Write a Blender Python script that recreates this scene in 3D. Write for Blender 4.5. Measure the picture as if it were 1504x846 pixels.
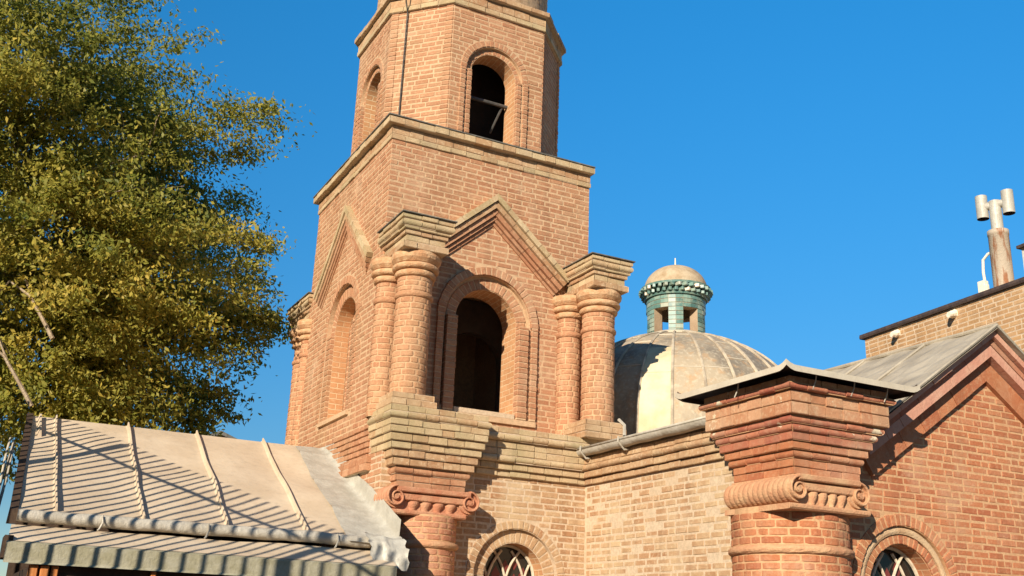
import bpy, math, random
import numpy as np
from mathutils import Vector, Matrix
from mathutils.geometry import tessellate_polygon
random.seed(7)
RNG = np.random.default_rng(11)
for o in list(bpy.data.objects):
    bpy.data.objects.remove(o, do_unlink=True)
SC = bpy.context.scene
COL = SC.collection
R = math.radians
PI = math.pi

# ------------------------------------------------------------------ camera
P, RO, YA = R(18.2364), R(2.2649), R(26.8632)
cy, sy = math.cos(YA), math.sin(YA)
fwd = Vector((sy*math.cos(P), cy*math.cos(P), math.sin(P)))
rt0 = Vector((cy, -sy, 0)); up0 = rt0.cross(fwd)
rt = math.cos(RO)*rt0 + math.sin(RO)*up0
up = -math.sin(RO)*rt0 + math.cos(RO)*up0
cd = bpy.data.cameras.new('camera'); cam = bpy.data.objects.new('camera', cd); COL.objects.link(cam)
m = Matrix((rt, up, -fwd)).transposed().to_4x4(); m.translation = (0, 0, 1.6)
cam.matrix_world = m
cd.sensor_width = 36; cd.lens = 36*1533.8/1504; cd.clip_start = .05; cd.clip_end = 3000
SC.camera = cam
# ------------------------------------------------------------------ light
SUN_AZ, SUN_EL = -140.5, 22.5        # azimuth counted from +X
sd = Vector((math.cos(R(SUN_EL))*math.cos(R(SUN_AZ)), math.cos(R(SUN_EL))*math.sin(R(SUN_AZ)), math.sin(R(SUN_EL))))
sl = bpy.data.lights.new('sun', 'SUN'); sl.energy = 5.0; sl.angle = R(.42); sl.color = (1, .895, .755)
so = bpy.data.objects.new('sun', sl); so.rotation_euler = sd.to_track_quat('Z', 'Y').to_euler(); so.location = (-20, -15, 30); COL.objects.link(so)
W = bpy.data.worlds.new('World'); SC.world = W; W.use_nodes = True
nt = W.node_tree; bg = nt.nodes['Background']
sk = nt.nodes.new('ShaderNodeTexSky'); sk.sky_type = 'NISHITA'; sk.sun_disc = False
sk.sun_elevation = R(SUN_EL); sk.sun_rotation = math.atan2(sd.x, sd.y)
sk.air_density = 1.0; sk.dust_density = .05; sk.ozone_density = 3.0; sk.altitude = 1300
hs = nt.nodes.new('ShaderNodeHueSaturation'); hs.inputs['Saturation'].default_value = 1.32; hs.inputs['Hue'].default_value = .492
nt.links.new(sk.outputs[0], hs.inputs['Color'])
# the clear sky opposite the sun is the deep bright blue of the photograph; the unseen sunward side is dimmed on purpose to deepen the shadows
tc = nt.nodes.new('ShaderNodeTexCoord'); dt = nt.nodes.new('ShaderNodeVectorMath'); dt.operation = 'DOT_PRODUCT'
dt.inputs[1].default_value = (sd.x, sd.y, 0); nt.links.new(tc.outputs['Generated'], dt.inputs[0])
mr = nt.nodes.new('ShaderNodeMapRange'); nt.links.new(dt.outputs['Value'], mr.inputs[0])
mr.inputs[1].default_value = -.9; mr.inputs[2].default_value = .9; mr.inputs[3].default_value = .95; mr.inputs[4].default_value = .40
sx = nt.nodes.new('ShaderNodeSeparateXYZ'); nt.links.new(tc.outputs['Generated'], sx.inputs[0])
m2 = nt.nodes.new('ShaderNodeMapRange'); nt.links.new(sx.outputs[2], m2.inputs[0])
m2.inputs[1].default_value = .12; m2.inputs[2].default_value = .6; m2.inputs[3].default_value = .76; m2.inputs[4].default_value = 2.18
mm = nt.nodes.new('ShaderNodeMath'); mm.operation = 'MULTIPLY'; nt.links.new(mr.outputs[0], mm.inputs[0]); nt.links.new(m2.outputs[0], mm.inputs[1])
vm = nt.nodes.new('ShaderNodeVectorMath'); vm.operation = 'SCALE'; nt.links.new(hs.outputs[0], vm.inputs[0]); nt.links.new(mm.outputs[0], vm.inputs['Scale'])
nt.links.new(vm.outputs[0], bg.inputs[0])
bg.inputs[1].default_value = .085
SC.view_settings.view_transform = 'Standard'; SC.view_settings.look = 'None'
SC.view_settings.exposure = .60; SC.view_settings.gamma = 1
SC.view_settings.use_curve_mapping = False

# ------------------------------------------------------------------ materials
def mat(name, rough=.9):
    m = bpy.data.materials.new(name); m.use_nodes = True
    b = m.node_tree.nodes['Principled BSDF']; b.inputs['Roughness'].default_value = rough
    b.inputs['Specular IOR Level'].default_value = .25
    return m, m.node_tree, b
def nd(nt, t, **kw):
    n = nt.nodes.new(t)
    for k, v in kw.items():
        if k.startswith('i_'): n.inputs[k[2:].replace('_', ' ')].default_value = v
        else: setattr(n, k, v)
    return n
def mix(nt, f, a, b, blend='MIX'):
    n = nt.nodes.new('ShaderNodeMix'); n.data_type = 'RGBA'; n.blend_type = blend
    for s, v in ((n.inputs[0], f), (n.inputs[6], a), (n.inputs[7], b)):
        if hasattr(v, 'is_output'): nt.links.new(v, s)
        else: s.default_value = v if not isinstance(v, tuple) else (*v, 1)[:4]
    return n.outputs[2]
def pos(nt, scale=(1, 1, 1)):
    g = nt.nodes.new('ShaderNodeNewGeometry')
    mp = nd(nt, 'ShaderNodeVectorMath', operation='MULTIPLY'); mp.inputs[1].default_value = scale
    nt.links.new(g.outputs['Position'], mp.inputs[0])
    return mp.outputs[0]
def noise(nt, scale, lo=.4, hi=.6, vec=None, detail=4, rough=.6):
    n = nd(nt, 'ShaderNodeTexNoise'); n.inputs['Scale'].default_value = scale; n.inputs['Detail'].default_value = detail
    n.inputs['Roughness'].default_value = rough
    nt.links.new(vec or pos(nt), n.inputs['Vector'])
    r = nd(nt, 'ShaderNodeMapRange'); r.inputs[1].default_value = lo; r.inputs[2].default_value = hi
    nt.links.new(n.outputs[0], r.inputs[0]); return r.outputs[0]
def bump(nt, b, h, strength, dist=.01):
    n = nd(nt, 'ShaderNodeBump'); n.inputs['Strength'].default_value = strength; n.inputs['Distance'].default_value = dist
    nt.links.new(h, n.inputs['Height']); nt.links.new(n.outputs[0], b.inputs['Normal'])
def math_(nt, op, a, v):
    n = nd(nt, 'ShaderNodeMath', operation=op)
    for s, q in ((n.inputs[0], a), (n.inputs[1], v)):
        if hasattr(q, 'is_output'): nt.links.new(q, s)
        else: s.default_value = q
    return n.outputs[0]

def brick_mat(name, tones, smear, stain=None, stain_amt=.5, smear_amt=.55, patch=None):
    """weathered brick: a tone per brick, mortar smeared over it, grime"""
    m, t, b = mat(name, .92)
    g = nd(t, 'ShaderNodeNewGeometry')
    cr = nd(t, 'ShaderNodeValToRGB'); e = cr.color_ramp.elements
    while len(e) < len(tones): e.new(.5)
    for i, c in enumerate(tones):
        e[i].position = i/(len(tones)-1); e[i].color = (*c, 1)
    t.links.new(g.outputs['Random Per Island'], cr.inputs[0])
    c = cr.outputs[0]
    c = mix(t, math_(t, 'MULTIPLY', noise(t, 2.2, .42, .66), .55), c, tones[len(tones)//2])
    c = mix(t, math_(t, 'MULTIPLY', noise(t, 28, .5, .75), smear_amt), c, smear)
    c = mix(t, math_(t, 'MULTIPLY', noise(t, 70, .52, .72), .35), c, tuple(x*.45 for x in tones[0]))
    if stain:
        c = mix(t, math_(t, 'MULTIPLY', noise(t, 1.7, .46, .68, pos(t, (1, 1, .35))), stain_amt), c, stain)
    # rain streaks and pale salt bloom
    c = mix(t, math_(t, 'MULTIPLY', noise(t, 1.0, .50, .72, pos(t, (7, 7, .45))), .38), c, tuple(x*.42 for x in tones[len(tones)//2]))
    c = mix(t, math_(t, 'MULTIPLY', noise(t, 1.3, .54, .70, None, 5, .7), .34), c, (.62, .47, .31))
    if patch: c = mix(t, noise(t, 5.5, .635, .66, None, 5, .65), c, patch)
    t.links.new(c, b.inputs['Base Color'])
    bump(t, b, noise(t, 95, .3, .7, detail=6), .55, .006)
    return m
def mortar_mat(name, col, dark):
    m, t, b = mat(name, .95)
    c = mix(t, noise(t, 35, .4, .65), col, tuple(x*.78 for x in col))
    c = mix(t, math_(t, 'MULTIPLY', noise(t, 3, .48, .7), .6), c, dark)
    t.links.new(c, b.inputs['Base Color'])
    bump(t, b, noise(t, 120, .3, .7), .5, .006)
    return m
def brick_tex_mat(name, c1, c2, mo, scale=1.0):
    """laid brick on surfaces that carry UVs in metres"""
    m, t, b = mat(name, .92)
    uv = nd(t, 'ShaderNodeUVMap')
    nz = nd(t, 'ShaderNodeTexNoise'); nz.inputs['Scale'].default_value = 22
    t.links.new(pos(t), nz.inputs['Vector'])
    ad = nd(t, 'ShaderNodeVectorMath', operation='MULTIPLY_ADD'); ad.inputs[1].default_value = (.012, .012, 0)
    t.links.new(nz.outputs[1], ad.inputs[0]); t.links.new(uv.outputs[0], ad.inputs[2])
    br = nd(t, 'ShaderNodeTexBrick'); br.inputs['Scale'].default_value = 1
    br.inputs['Brick Width'].default_value = .165*scale; br.inputs['Row Height'].default_value = .058*scale
    br.inputs['Mortar Size'].default_value = .0065; br.inputs['Mortar Smooth'].default_value = .3
    br.inputs['Color1'].default_value = (*c1, 1); br.inputs['Color2'].default_value = (*c2, 1); br.inputs['Mortar'].default_value = (*mo, 1)
    t.links.new(ad.outputs[0], br.inputs['Vector'])
    c = mix(t, math_(t, 'MULTIPLY', noise(t, 30, .5, .75), .5), br.outputs[0], mo)
    c = mix(t, math_(t, 'MULTIPLY', noise(t, 2, .45, .7), .5), c, tuple(x*.8 for x in c1))
    t.links.new(c, b.inputs['Base Color'])
    inv = math_(t, 'SUBTRACT', 1.0, br.outputs[1])
    bump(t, b, inv, .7, .008)
    return m
def plain(name, col, col2, scale=6, rough=.7, metal=0, bs=.2, bscale=40, vec=(1, 1, 1), lo=.4, hi=.65, amt=1):
    m, t, b = mat(name, rough)
    c = mix(t, math_(t, 'MULTIPLY', noise(t, scale, lo, hi, pos(t, vec)), amt), col, col2)
    c = mix(t, math_(t, 'MULTIPLY', noise(t, scale*7, .5, .8), .3), c, tuple(x*.55 for x in col))
    t.links.new(c, b.inputs['Base Color']); b.inputs['Metallic'].default_value = metal
    bump(t, b, noise(t, bscale, .3, .7), bs, .01)
    return m

T_TAN = [(.36, .158, .079), (.415, .193, .097), (.465, .228, .119), (.385, .168, .083), (.49, .265, .147)]
T_RED = [(.385, .12, .052), (.44, .152, .064), (.485, .186, .083), (.35, .102, .046), (.50, .218, .105)]
T_DEEP = [(.33, .085, .05), (.40, .12, .065), (.43, .16, .085), (.30, .07, .045), (.46, .21, .12)]
T_MOSS = [(.46, .325, .175), (.53, .38, .21), (.40, .245, .125), (.57, .42, .24), (.36, .26, .14), (.47, .27, .135)]
T_PALE = [(.42, .25, .125), (.47, .29, .155), (.37, .19, .09), (.52, .35, .195), (.40, .23, .12)]
T_YEL = [(.44, .25, .11), (.50, .29, .13), (.40, .22, .10), (.54, .33, .16)]
M = {}
M['tan'] = brick_mat('tower_brick', T_TAN, (.60, .40, .225), (.33, .20, .10), .5)
M['red'] = brick_mat('gable_brick', T_RED, (.58, .36, .20), (.34, .17, .08), .4, .5)
M['deep'] = brick_mat('red_moulding_brick', T_DEEP, (.55, .32, .19), (.36, .20, .11), .5, .4, (.62, .52, .36))
M['colr'] = brick_mat('pink_column_brick', [(.40, .155, .08), (.45, .19, .10), (.49, .23, .13), (.42, .17, .09)], (.58, .36, .21), None, 0, .8)
M['cream'] = brick_mat('cream_brick', [(.52, .38, .21), (.58, .44, .26), (.47, .32, .17), (.40, .30, .15)], (.66, .54, .34), (.40, .34, .18), .4)
M['redpale'] = brick_mat('plastered_red_brick', [(.42, .18, .085), (.48, .235, .12), (.53, .29, .16), (.40, .15, .07)], (.60, .42, .25), (.36, .23, .13), .5, .8, (.60, .48, .31))
M['capdome'] = plain('stained_cap_sheet', (.46, .36, .23), (.32, .22, .12), 7, .7, lo=.45, hi=.7)
M['rib'] = plain('weathered_rib', (.50, .42, .30), (.30, .24, .17), 8, .7)
M['pink'] = plain('pinkish_fascia', (.50, .24, .16), (.55, .31, .21), 6, .85, bs=.3)
M['moss'] = brick_mat('weathered_corbel_brick', T_MOSS, (.68, .55, .34), (.34, .28, .14), .7)
M['pale'] = brick_mat('pale_brick', T_PALE, (.66, .52, .33), (.56, .42, .24), .6, .7)
M['yel'] = brick_mat('yellow_brick', T_YEL, (.60, .44, .25), None, 0, .4)
M['mo'] = mortar_mat('mortar', (.59, .395, .23), (.48, .29, .155))
M['mocol'] = mortar_mat('column_mortar', (.58, .37, .205), (.50, .30, .155))
M['tancol'] = brick_mat('column_brick', T_TAN, (.60, .38, .205), (.50, .31, .15), .4, .85)
M['mor'] = mortar_mat('red_mortar', (.60, .36, .185), (.47, .24, .115))
M['mop'] = mortar_mat('pale_mortar', (.61, .465, .31), (.50, .355, .215))
M['tex'] = brick_tex_mat('laid_brick', (.46, .225, .10), (.54, .28, .13), (.64, .45, .26))
M['texr'] = brick_tex_mat('laid_red_brick', (.42, .16, .07), (.48, .215, .10), (.58, .37, .21))
M['terra'] = plain('terracotta', (.46, .19, .10), (.52, .27, .15), 9, .85, bs=.5, bscale=70)
M['terra2'] = plain('sandy_terracotta', (.50, .25, .13), (.56, .34, .18), 9, .88, bs=.5, bscale=70)
M['plaster'] = plain('old_plaster', (.42, .31, .20), (.34, .24, .15), 4, .95)
M['inplaster'] = plain('shaded_plaster', (.16, .12, .09), (.11, .085, .065), 4, .95)  # plaster with the shade inside the belfry put into its colour
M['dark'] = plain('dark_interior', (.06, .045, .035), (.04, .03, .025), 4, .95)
M['sheet'] = plain('dusty_roof_sheet', (.53, .41, .275), (.60, .48, .335), 2.2, .62, .0, .15, 18)
M['galv'] = plain('galvanised_sheet', (.40, .37, .30), (.49, .46, .38), 9, .5, .1, .3, 26)
M['gut'] = plain('gutter_sheet', (.40, .355, .275), (.49, .445, .36), 8, .55, .1, .4, 22)
M['fascia'] = plain('mossy_fascia_sheet', (.30, .27, .17), (.37, .34, .24), 12, .7, .1, .3, 30)
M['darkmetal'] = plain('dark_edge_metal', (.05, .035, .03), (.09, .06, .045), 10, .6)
M['capmetal'] = plain('dark_cap_sheet', (.12, .11, .09), (.22, .20, .16), 10, .6, .2)
M['hat'] = plain('beige_cap_sheet', (.56, .49, .37), (.50, .43, .32), 5, .6, .05, .1)
M['rust'] = plain('rusty_pipe', (.46, .38, .28), (.30, .13, .06), 5, .7, .1, .3, 30, (3, 3, .5), .5, .62)
M['wood'] = plain('orange_wood', (.46, .15, .035), (.55, .22, .07), 8, .7, vec=(6, 6, .7))
M['darkwood'] = plain('dark_wood', (.05, .03, .02), (.08, .05, .03), 8, .8)
M['white'] = plain('white_paint', (.78, .70, .55), (.70, .60, .44), 20, .6)
M['lattice'] = plain('cream_painted_lattice', (.60, .51, .37), (.48, .39, .27), 20, .7)
M['band'] = plain('cream_render_band', (.58, .41, .24), (.48, .30, .16), 8, .9, bs=.5, bscale=70)
M['ground'] = plain('paving', (.13, .11, .095), (.17, .145, .12), 3, .95)
M['iron'] = plain('painted_iron', (.06, .06, .055), (.10, .09, .08), 12, .5)
M['bark'] = plain('bark', (.30, .22, .14), (.42, .33, .22), 7, .95, vec=(3, 3, .6), bs=.8)
M['glass'], _t, _b = mat('dark_glass', .12); _b.inputs['Base Color'].default_value = (.02, .018, .015, 1); _b.inputs['Specular IOR Level'].default_value = .5
M['redglass'], _t, _b = mat('red_glass', .15); _b.inputs['Base Color'].default_value = (.16, .035, .03, 1)

def tile_mat():
    m, t, b = mat('turquoise_tile', .35)
    g = nd(t, 'ShaderNodeNewGeometry')
    cr = nd(t, 'ShaderNodeValToRGB'); e = cr.color_ramp.elements
    for _ in range(2): e.new(.5)
    for i, (p, c) in enumerate(((0, (.07, .145, .125)), (.45, (.12, .22, .185)), (.8, (.18, .29, .24)), (1, (.40, .40, .31)))):
        e[i].position = p; e[i].color = (*c, 1)
    t.links.new(g.outputs['Random Per Island'], cr.inputs[0])
    c = mix(t, math_(t, 'MULTIPLY', noise(t, 14, .48, .66), .5), cr.outputs[0], (.36, .38, .27))
    t.links.new(c, b.inputs['Base Color']); return m
M['tile'] = tile_mat()
def dome_mat():
    m, t, b = mat('dome_sheet', .6)
    c = mix(t, noise(t, 1.6, .42, .6, pos(t, (1, 1, .5))), (.38, .305, .205), (.20, .165, .12))
    c = mix(t, math_(t, 'MULTIPLY', noise(t, 9, .52, .66), .6), c, (.42, .25, .12))
    c = mix(t, math_(t, 'MULTIPLY', noise(t, 24, .5, .7), .35), c, (.66, .58, .42))
    t.links.new(c, b.inputs['Base Color']); bump(t, b, noise(t, 12, .3, .7), .25, .015); return m
M['dome'] = dome_mat(); M['oldroof'] = plain('weathered_roof_sheet', (.40, .345, .255), (.27, .23, .17), 2.6, .7, bs=.25, vec=(1, 1, 1), lo=.38, hi=.66)
M['dome2'] = plain('pale_dome_sheet', (.64, .54, .34), (.52, .40, .23), 3, .6, bs=.15)
def leaf_mat():
    m, t, b = mat('leaf', .5)
    g = nd(t, 'ShaderNodeNewGeometry')
    cr = nd(t, 'ShaderNodeValToRGB'); e = cr.color_ramp.elements
    for _ in range(3): e.new(.5)
    for i, (p, c) in enumerate(((0, (.09, .125, .022)), (.22, (.19, .21, .035)), (.5, (.34, .32, .055)), (.82, (.50, .41, .075)), (1, (.64, .48, .09)))):
        e[i].position = p; e[i].color = (*c, 1)
    at = nd(t, 'ShaderNodeAttribute', attribute_name='tint')
    t.links.new(math_(t, 'MULTIPLY_ADD', g.outputs['Random Per Island'], .5) if False else at.outputs['Fac'], cr.inputs[0])
    t.links.new(cr.outputs[0], b.inputs['Base Color'])
    tr = nd(t, 'ShaderNodeBsdfTranslucent'); ms = nd(t, 'ShaderNodeMixShader'); ms.inputs[0].default_value = .55
    t.links.new(cr.outputs[0], tr.inputs[0])
    t.links.new(b.outputs[0], ms.inputs[1]); t.links.new(tr.outputs[0], ms.inputs[2])
    t.links.new(ms.outputs[0], t.nodes['Material Output'].inputs[0]); return m
M['leaf'] = leaf_mat()

# ------------------------------------------------------------------ things
def tag(o, label=None, cat=None, group=None, kind=None):
    if label: o['label'] = label
    if cat: o['category'] = cat
    if group: o['group'] = group
    if kind: o['kind'] = kind
    return o
def thing(name, label, cat, loc, group=None):
    o = bpy.data.objects.new(name, None); COL.objects.link(o); o.location = loc
    o.empty_display_size = .3
    return tag(o, label, cat, group)
class MB:
    """collects faces in world metres; build() links them as one mesh object"""
    def __init__(s): s.v = []; s.f = []; s.mi = []; s.uv = []
    def face(s, pts, mi=0, uv=None):
        i = len(s.v); s.v += [tuple(p) for p in pts]; s.f.append(tuple(range(i, i+len(pts)))); s.mi.append(mi)
        s.uv += uv if uv else [(0, 0)]*len(pts)
    def mesh(s, vs, fs, mi=0):
        i = len(s.v); s.v += [tuple(p) for p in vs]
        for f in fs:
            s.f.append(tuple(i+k for k in f)); s.mi.append(mi); s.uv += [(0, 0)]*len(f)
    def build(s, name, mats, parent=None, smooth=False, label=None):
        me = bpy.data.meshes.new(name); me.from_pydata(s.v, [], s.f)
        mats = mats if isinstance(mats, (list, tuple)) else [mats]
        for q in mats: me.materials.append(q)
        me.polygons.foreach_set('material_index', s.mi)
        ul = me.uv_layers.new(name='UVMap'); ul.data.foreach_set('uv', [c for p in s.uv for c in p])
        if smooth: me.polygons.foreach_set('use_smooth', [True]*len(s.f))
        me.update()
        o = bpy.data.objects.new(name, me); COL.objects.link(o)
        if parent:
            o.parent = parent
            w = Vector((0, 0, 0)); q = parent
            while q: w += q.location; q = q.parent
            o.location = -w
        if label: o['label'] = label
        return o
    # ---- shapes
    def box(s, x0, x1, y0, y1, z0, z1, mi=0):
        v = [(x, y, z) for x in (x0, x1) for y in (y0, y1) for z in (z0, z1)]
        s.mesh(v, [(0, 1, 3, 2), (4, 6, 7, 5), (0, 4, 5, 1), (2, 3, 7, 6), (0, 2, 6, 4), (1, 5, 7, 3)], mi)
    def cbox(s, c, ax, ay, az, hx, hy, hz, ch, mi=0):
        vs = []; idx = {}
        for sx in (-1, 1):
            for sy_ in (-1, 1):
                for sz in (-1, 1):
                    for k in range(3):
                        d = [hx-ch, hy-ch, hz-ch]; d[k] += ch
                        idx[(sx, sy_, sz, k)] = len(vs)
                        vs.append(c + ax*(sx*d[0]) + ay*(sy_*d[1]) + az*(sz*d[2]))
        I = idx; fs = []
        for sg in (-1, 1):
            q = [(-1, -1), (1, -1), (1, 1), (-1, 1)]
            if sg < 0: q = q[::-1]
            fs.append([I[(sg, a, b, 0)] for a, b in q])
            fs.append([I[(b, sg, a, 1)] for a, b in q])
            fs.append([I[(a, b, sg, 2)] for a, b in q])
        for a in (-1, 1):
            for b in (-1, 1):
                f = [I[(-1, a, b, 1)], I[(1, a, b, 1)], I[(1, a, b, 2)], I[(-1, a, b, 2)]]; fs.append(f if a*b < 0 else f[::-1])
                f = [I[(a, -1, b, 0)], I[(a, 1, b, 0)], I[(a, 1, b, 2)], I[(a, -1, b, 2)]]; fs.append(f if a*b > 0 else f[::-1])
                f = [I[(a, b, -1, 0)], I[(a, b, 1, 0)], I[(a, b, 1, 1)], I[(a, b, -1, 1)]]; fs.append(f if a*b < 0 else f[::-1])
                for c_ in (-1, 1):
                    f = [I[(a, b, c_, 0)], I[(a, b, c_, 1)], I[(a, b, c_, 2)]]; fs.append(f if a*b*c_ > 0 else f[::-1])
        s.mesh(vs, fs, mi)
    def prism(s, O, e, n, p, L0, L1, prof, mi=0, sh0=0, sh1=0):
        """profile points (depth behind the front, height) run along e from L0 to L1; sh0/sh1 mitre the ends by depth"""
        k = len(prof)
        a = [O + e*(L0 + sh0*d) - n*d + p*h for d, h in prof]
        b = [O + e*(L1 - sh1*d) - n*d + p*h for d, h in prof]
        s.mesh(a+b, [tuple(range(k))[::-1], tuple(range(k, 2*k))] + [(i, (i+1) % k, k+(i+1) % k, k+i) for i in range(k)], mi)
    def lathe(s, cx, cy_, prof, n=40, mi=0, a0=0, a1=2*PI, jit=0):
        full = abs(a1-a0-2*PI) < 1e-6
        na = n if full else n+1
        vs = []
        for r, z in prof:
            for k in range(na):
                a = a0 + (a1-a0)*k/n
                rr = r + (random.uniform(-jit, jit) if jit else 0)
                vs.append((cx+rr*math.cos(a), cy_+rr*math.sin(a), z))
        fs = []
        for i in range(len(prof)-1):
            for k in range(n):
                k2 = (k+1) % na
                fs.append((i*na+k, i*na+k2, (i+1)*na+k2, (i+1)*na+k))
        s.mesh(vs, fs, mi)
    def tube(s, pts, r, n=8, mi=0, r1=None, cap=True):
        pts = [Vector(p) for p in pts]; vs = []; N = len(pts)
        t0 = (pts[1]-pts[0]).normalized(); u = t0.orthogonal().normalized()
        for i, p in enumerate(pts):
            t = (pts[min(i+1, N-1)]-pts[max(i-1, 0)]).normalized()
            u = (u - t*u.dot(t)).normalized(); w = t.cross(u)
            rr = r + ((r1-r)*i/(N-1) if r1 is not None else 0)
            vs += [p + (u*math.cos(2*PI*k/n) + w*math.sin(2*PI*k/n))*rr for k in range(n)]
        fs = [(i*n+k, i*n+(k+1) % n, (i+1)*n+(k+1) % n, (i+1)*n+k) for i in range(N-1) for k in range(n)]
        if cap: fs += [tuple(range(n))[::-1], tuple(range((N-1)*n, N*n))]
        s.mesh(vs, fs, mi)
X, Y, Z = Vector((1, 0, 0)), Vector((0, 1, 0)), Vector((0, 0, 1))
PITCH = .058

def arch_pts(c, zs, r, zb, n=28):
    """outline of an arched opening, counter-clockwise from bottom left"""
    p = [(c-r, zb), (c+r, zb)]
    for k in range(n+1):
        a = PI*k/n; p.append((c+r*math.cos(a), zs+r*math.sin(a)))
    return p
def panel(mb, O, u, n, outer, holes, th, mi=0, rmi=None):
    """wall slab in the plane O,u,Z facing n, with holes; thickness th behind the face"""
    def P(q, d): return O + u*q[0] + Z*q[1] - n*d
    loops = [outer]+holes
    flat = [q for l in loops for q in l]
    tris = tessellate_polygon([[Vector((q[0], q[1], 0)) for q in l] for l in loops])
    vs = [P(q, 0) for q in flat] + [P(q, th) for q in flat]; k = len(flat)
    i0 = len(mb.v); mb.v += [tuple(v) for v in vs]
    for t in tris:
        for off in (0, k):
            mb.f.append(tuple(i0+off+i for i in t)); mb.mi.append(mi)
            mb.uv += [(flat[i][0], flat[i][1]) for i in t]
    for li, l in enumerate(loops):
        L = 0
        for i in range(len(l)):
            a, b = l[i], l[(i+1) % len(l)]; d = math.hypot(b[0]-a[0], b[1]-a[1])
            mb.face([P(a, 0), P(b, 0), P(b, th), P(a, th)], (rmi if (rmi is not None and li) else mi), [(0, L), (0, L+d), (th, L+d), (th, L)])
            L += d
def outline_iv(poly, z):
    xs = []
    for i in range(len(poly)):
        a, b = poly[i], poly[(i+1) % len(poly)]
        if (a[1] <= z) != (b[1] <= z): xs.append(a[0]+(b[0]-a[0])*(z-a[1])/(b[1]-a[1]))
    return (min(xs), max(xs)) if len(xs) >= 2 else None
def brick_fill(mb, O, u, n, poly, holes=(), mi=1, pitch=PITCH, out=.0026, length=.165, gap=.011, depth=.03, zphase=0, var=.0022, skip=0, smin=None, smax=None):
    """lay bricks over the outline; holes are (centre, spring z, radius, bottom z)"""
    z0 = min(q[1] for q in poly); z1 = max(q[1] for q in poly)
    r0 = math.floor((z0-zphase)/pitch + 1e-6)
    row = r0
    while row*pitch+zphase < z1-.015:
        za, zb = max(row*pitch+zphase, z0), min((row+1)*pitch+zphase, z1)
        row += 1
        if zb-za < .025: continue
        i1, i2 = outline_iv(poly, za+.002), outline_iv(poly, zb-.002)
        if not i1 or not i2: continue
        iv = [(max(i1[0], i2[0]), min(i1[1], i2[1]))]
        for c, zs, r, zbm in holes:
            if zb <= zbm+.005 or za >= zs+r: continue
            h = r if za < zs else math.sqrt(max(0, r*r-(za-zs)**2))
            nx = []
            for a, b in iv:
                if b <= c-h or a >= c+h: nx.append((a, b)); continue
                if a < c-h: nx.append((a, c-h))
                if b > c+h: nx.append((c+h, b))
            iv = nx
        for a, b in iv:
            s = a - (random.choice((0, .25, .5, .75))*length if row % 2 else random.choice((.1, .5, .6))*length)
            nxt_a = a
            while s < b:
                L = length*random.choice((1, 1, 1, 1, .5, .93, 1.06))
                s0, s1 = (max(s, nxt_a) if nxt_a > a else a), min(s+L, b); s += L+gap
                if b-s1 < .04: s1 = b; s = b+1
                if s1-s0 < .04 and s < b: continue
                nxt_a = s1+gap
                if s1-s0 < .01 or random.random() < skip: continue
                hz = (zb-za)/2-gap*.5+random.uniform(-.002, .0015)
                o = out + random.uniform(-var, var)
                c = O + u*((s0+s1)/2) + Z*((za+zb)/2+random.uniform(-.0022, .0022)) + n*(o-depth/2)
                tw = random.uniform(-.006, .006)
                uu = (u + Z*tw).normalized(); zz = (Z - u*tw).normalized()
                mb.cbox(c, uu, n, zz, (s1-s0)/2, depth/2, hz, random.uniform(.003, .0065), mi)
def voussoirs(mb, O, u, n, c, zs, r0, r1, front, mi=1, a0=0, a1=PI, w=.062, gap=.010, depth=.05, var=.003):
    rm = (r0+r1)/2; k = max(3, round((a1-a0)*rm/w)); da = (a1-a0)/k
    vs = []; nn = 40
    for i in range(nn+1):
        a = a0+(a1-a0)*i/nn
        for r, d in ((r0+.004, front-depth), (r0+.004, front-.0035), (r1-.005, front-.0035), (r1-.005, front-depth)):
            vs.append(O + u*(c+r*math.cos(a)) + Z*(zs+r*math.sin(a)) + n*d)
    mb.mesh(vs, [(i*4+j, i*4+4+j, i*4+5+j, i*4+j+1) for i in range(nn) for j in range(3)], 0)
    for i in range(k):
        A = a0+da*(i+.5)+random.uniform(-.05, .05)*da; h = da/2-gap/2/rm
        f = front+random.uniform(-var, var); rr0 = r0+random.uniform(-.003, .003); rr1 = r1+random.uniform(-.005, .005)
        vs = []
        for d in (f, f-.004, f-depth):
            q = .004 if d == f else 0
            for r, a in ((rr0+q, A-h+q/rm), (rr1-q, A-h+q/rm), (rr1-q, A+h-q/rm), (rr0+q, A+h-q/rm)):
                vs.append(O + u*(c+r*math.cos(a)) + Z*(zs+r*math.sin(a)) + n*d)
        mb.mesh(vs, [(0, 1, 2, 3)] + [(l*4+j, l*4+(j+1) % 4, l*4+4+(j+1) % 4, l*4+4+j) for l in (0, 1) for j in range(4)], mi)
def strip_bricks(mb, O, u, n, s0, s1, z0, z1, front, mi=1, depth=.06):
    mb.cbox(O+u*((s0+s1)/2)+Z*((z0+z1)/2)+n*(front-.006-depth/2), u, n, Z, (s1-s0)/2-.006, depth/2, (z1-z0)/2, .002, 0)
    z = math.ceil(z0/PITCH)*PITCH; zz = [z0] + [z+i*PITCH for i in range(int((z1-z)/PITCH)+1)] + [z1]
    for a, b in zip(zz, zz[1:]):
        if b-a < .02: continue
        f = front+random.uniform(-.003, .003)
        mb.cbox(O+u*((s0+s1)/2+random.uniform(-.002, .002))+Z*((a+b)/2)+n*(f-depth/2), u, n, Z, (s1-s0)/2-.002, depth/2, (b-a)/2-.0055, .004, mi)
FLAT = lambda h, d=.09: [(.004, 0), (0, .005), (0, h-.005), (.004, h), (d, h), (d, 0)]
def TORUS(h, d=.09):
    r = h/2; return [(r-r*math.sin(PI*k/8), r-r*math.cos(PI*k/8)) for k in range(9)] + [(d, h), (d, 0)]
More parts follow.
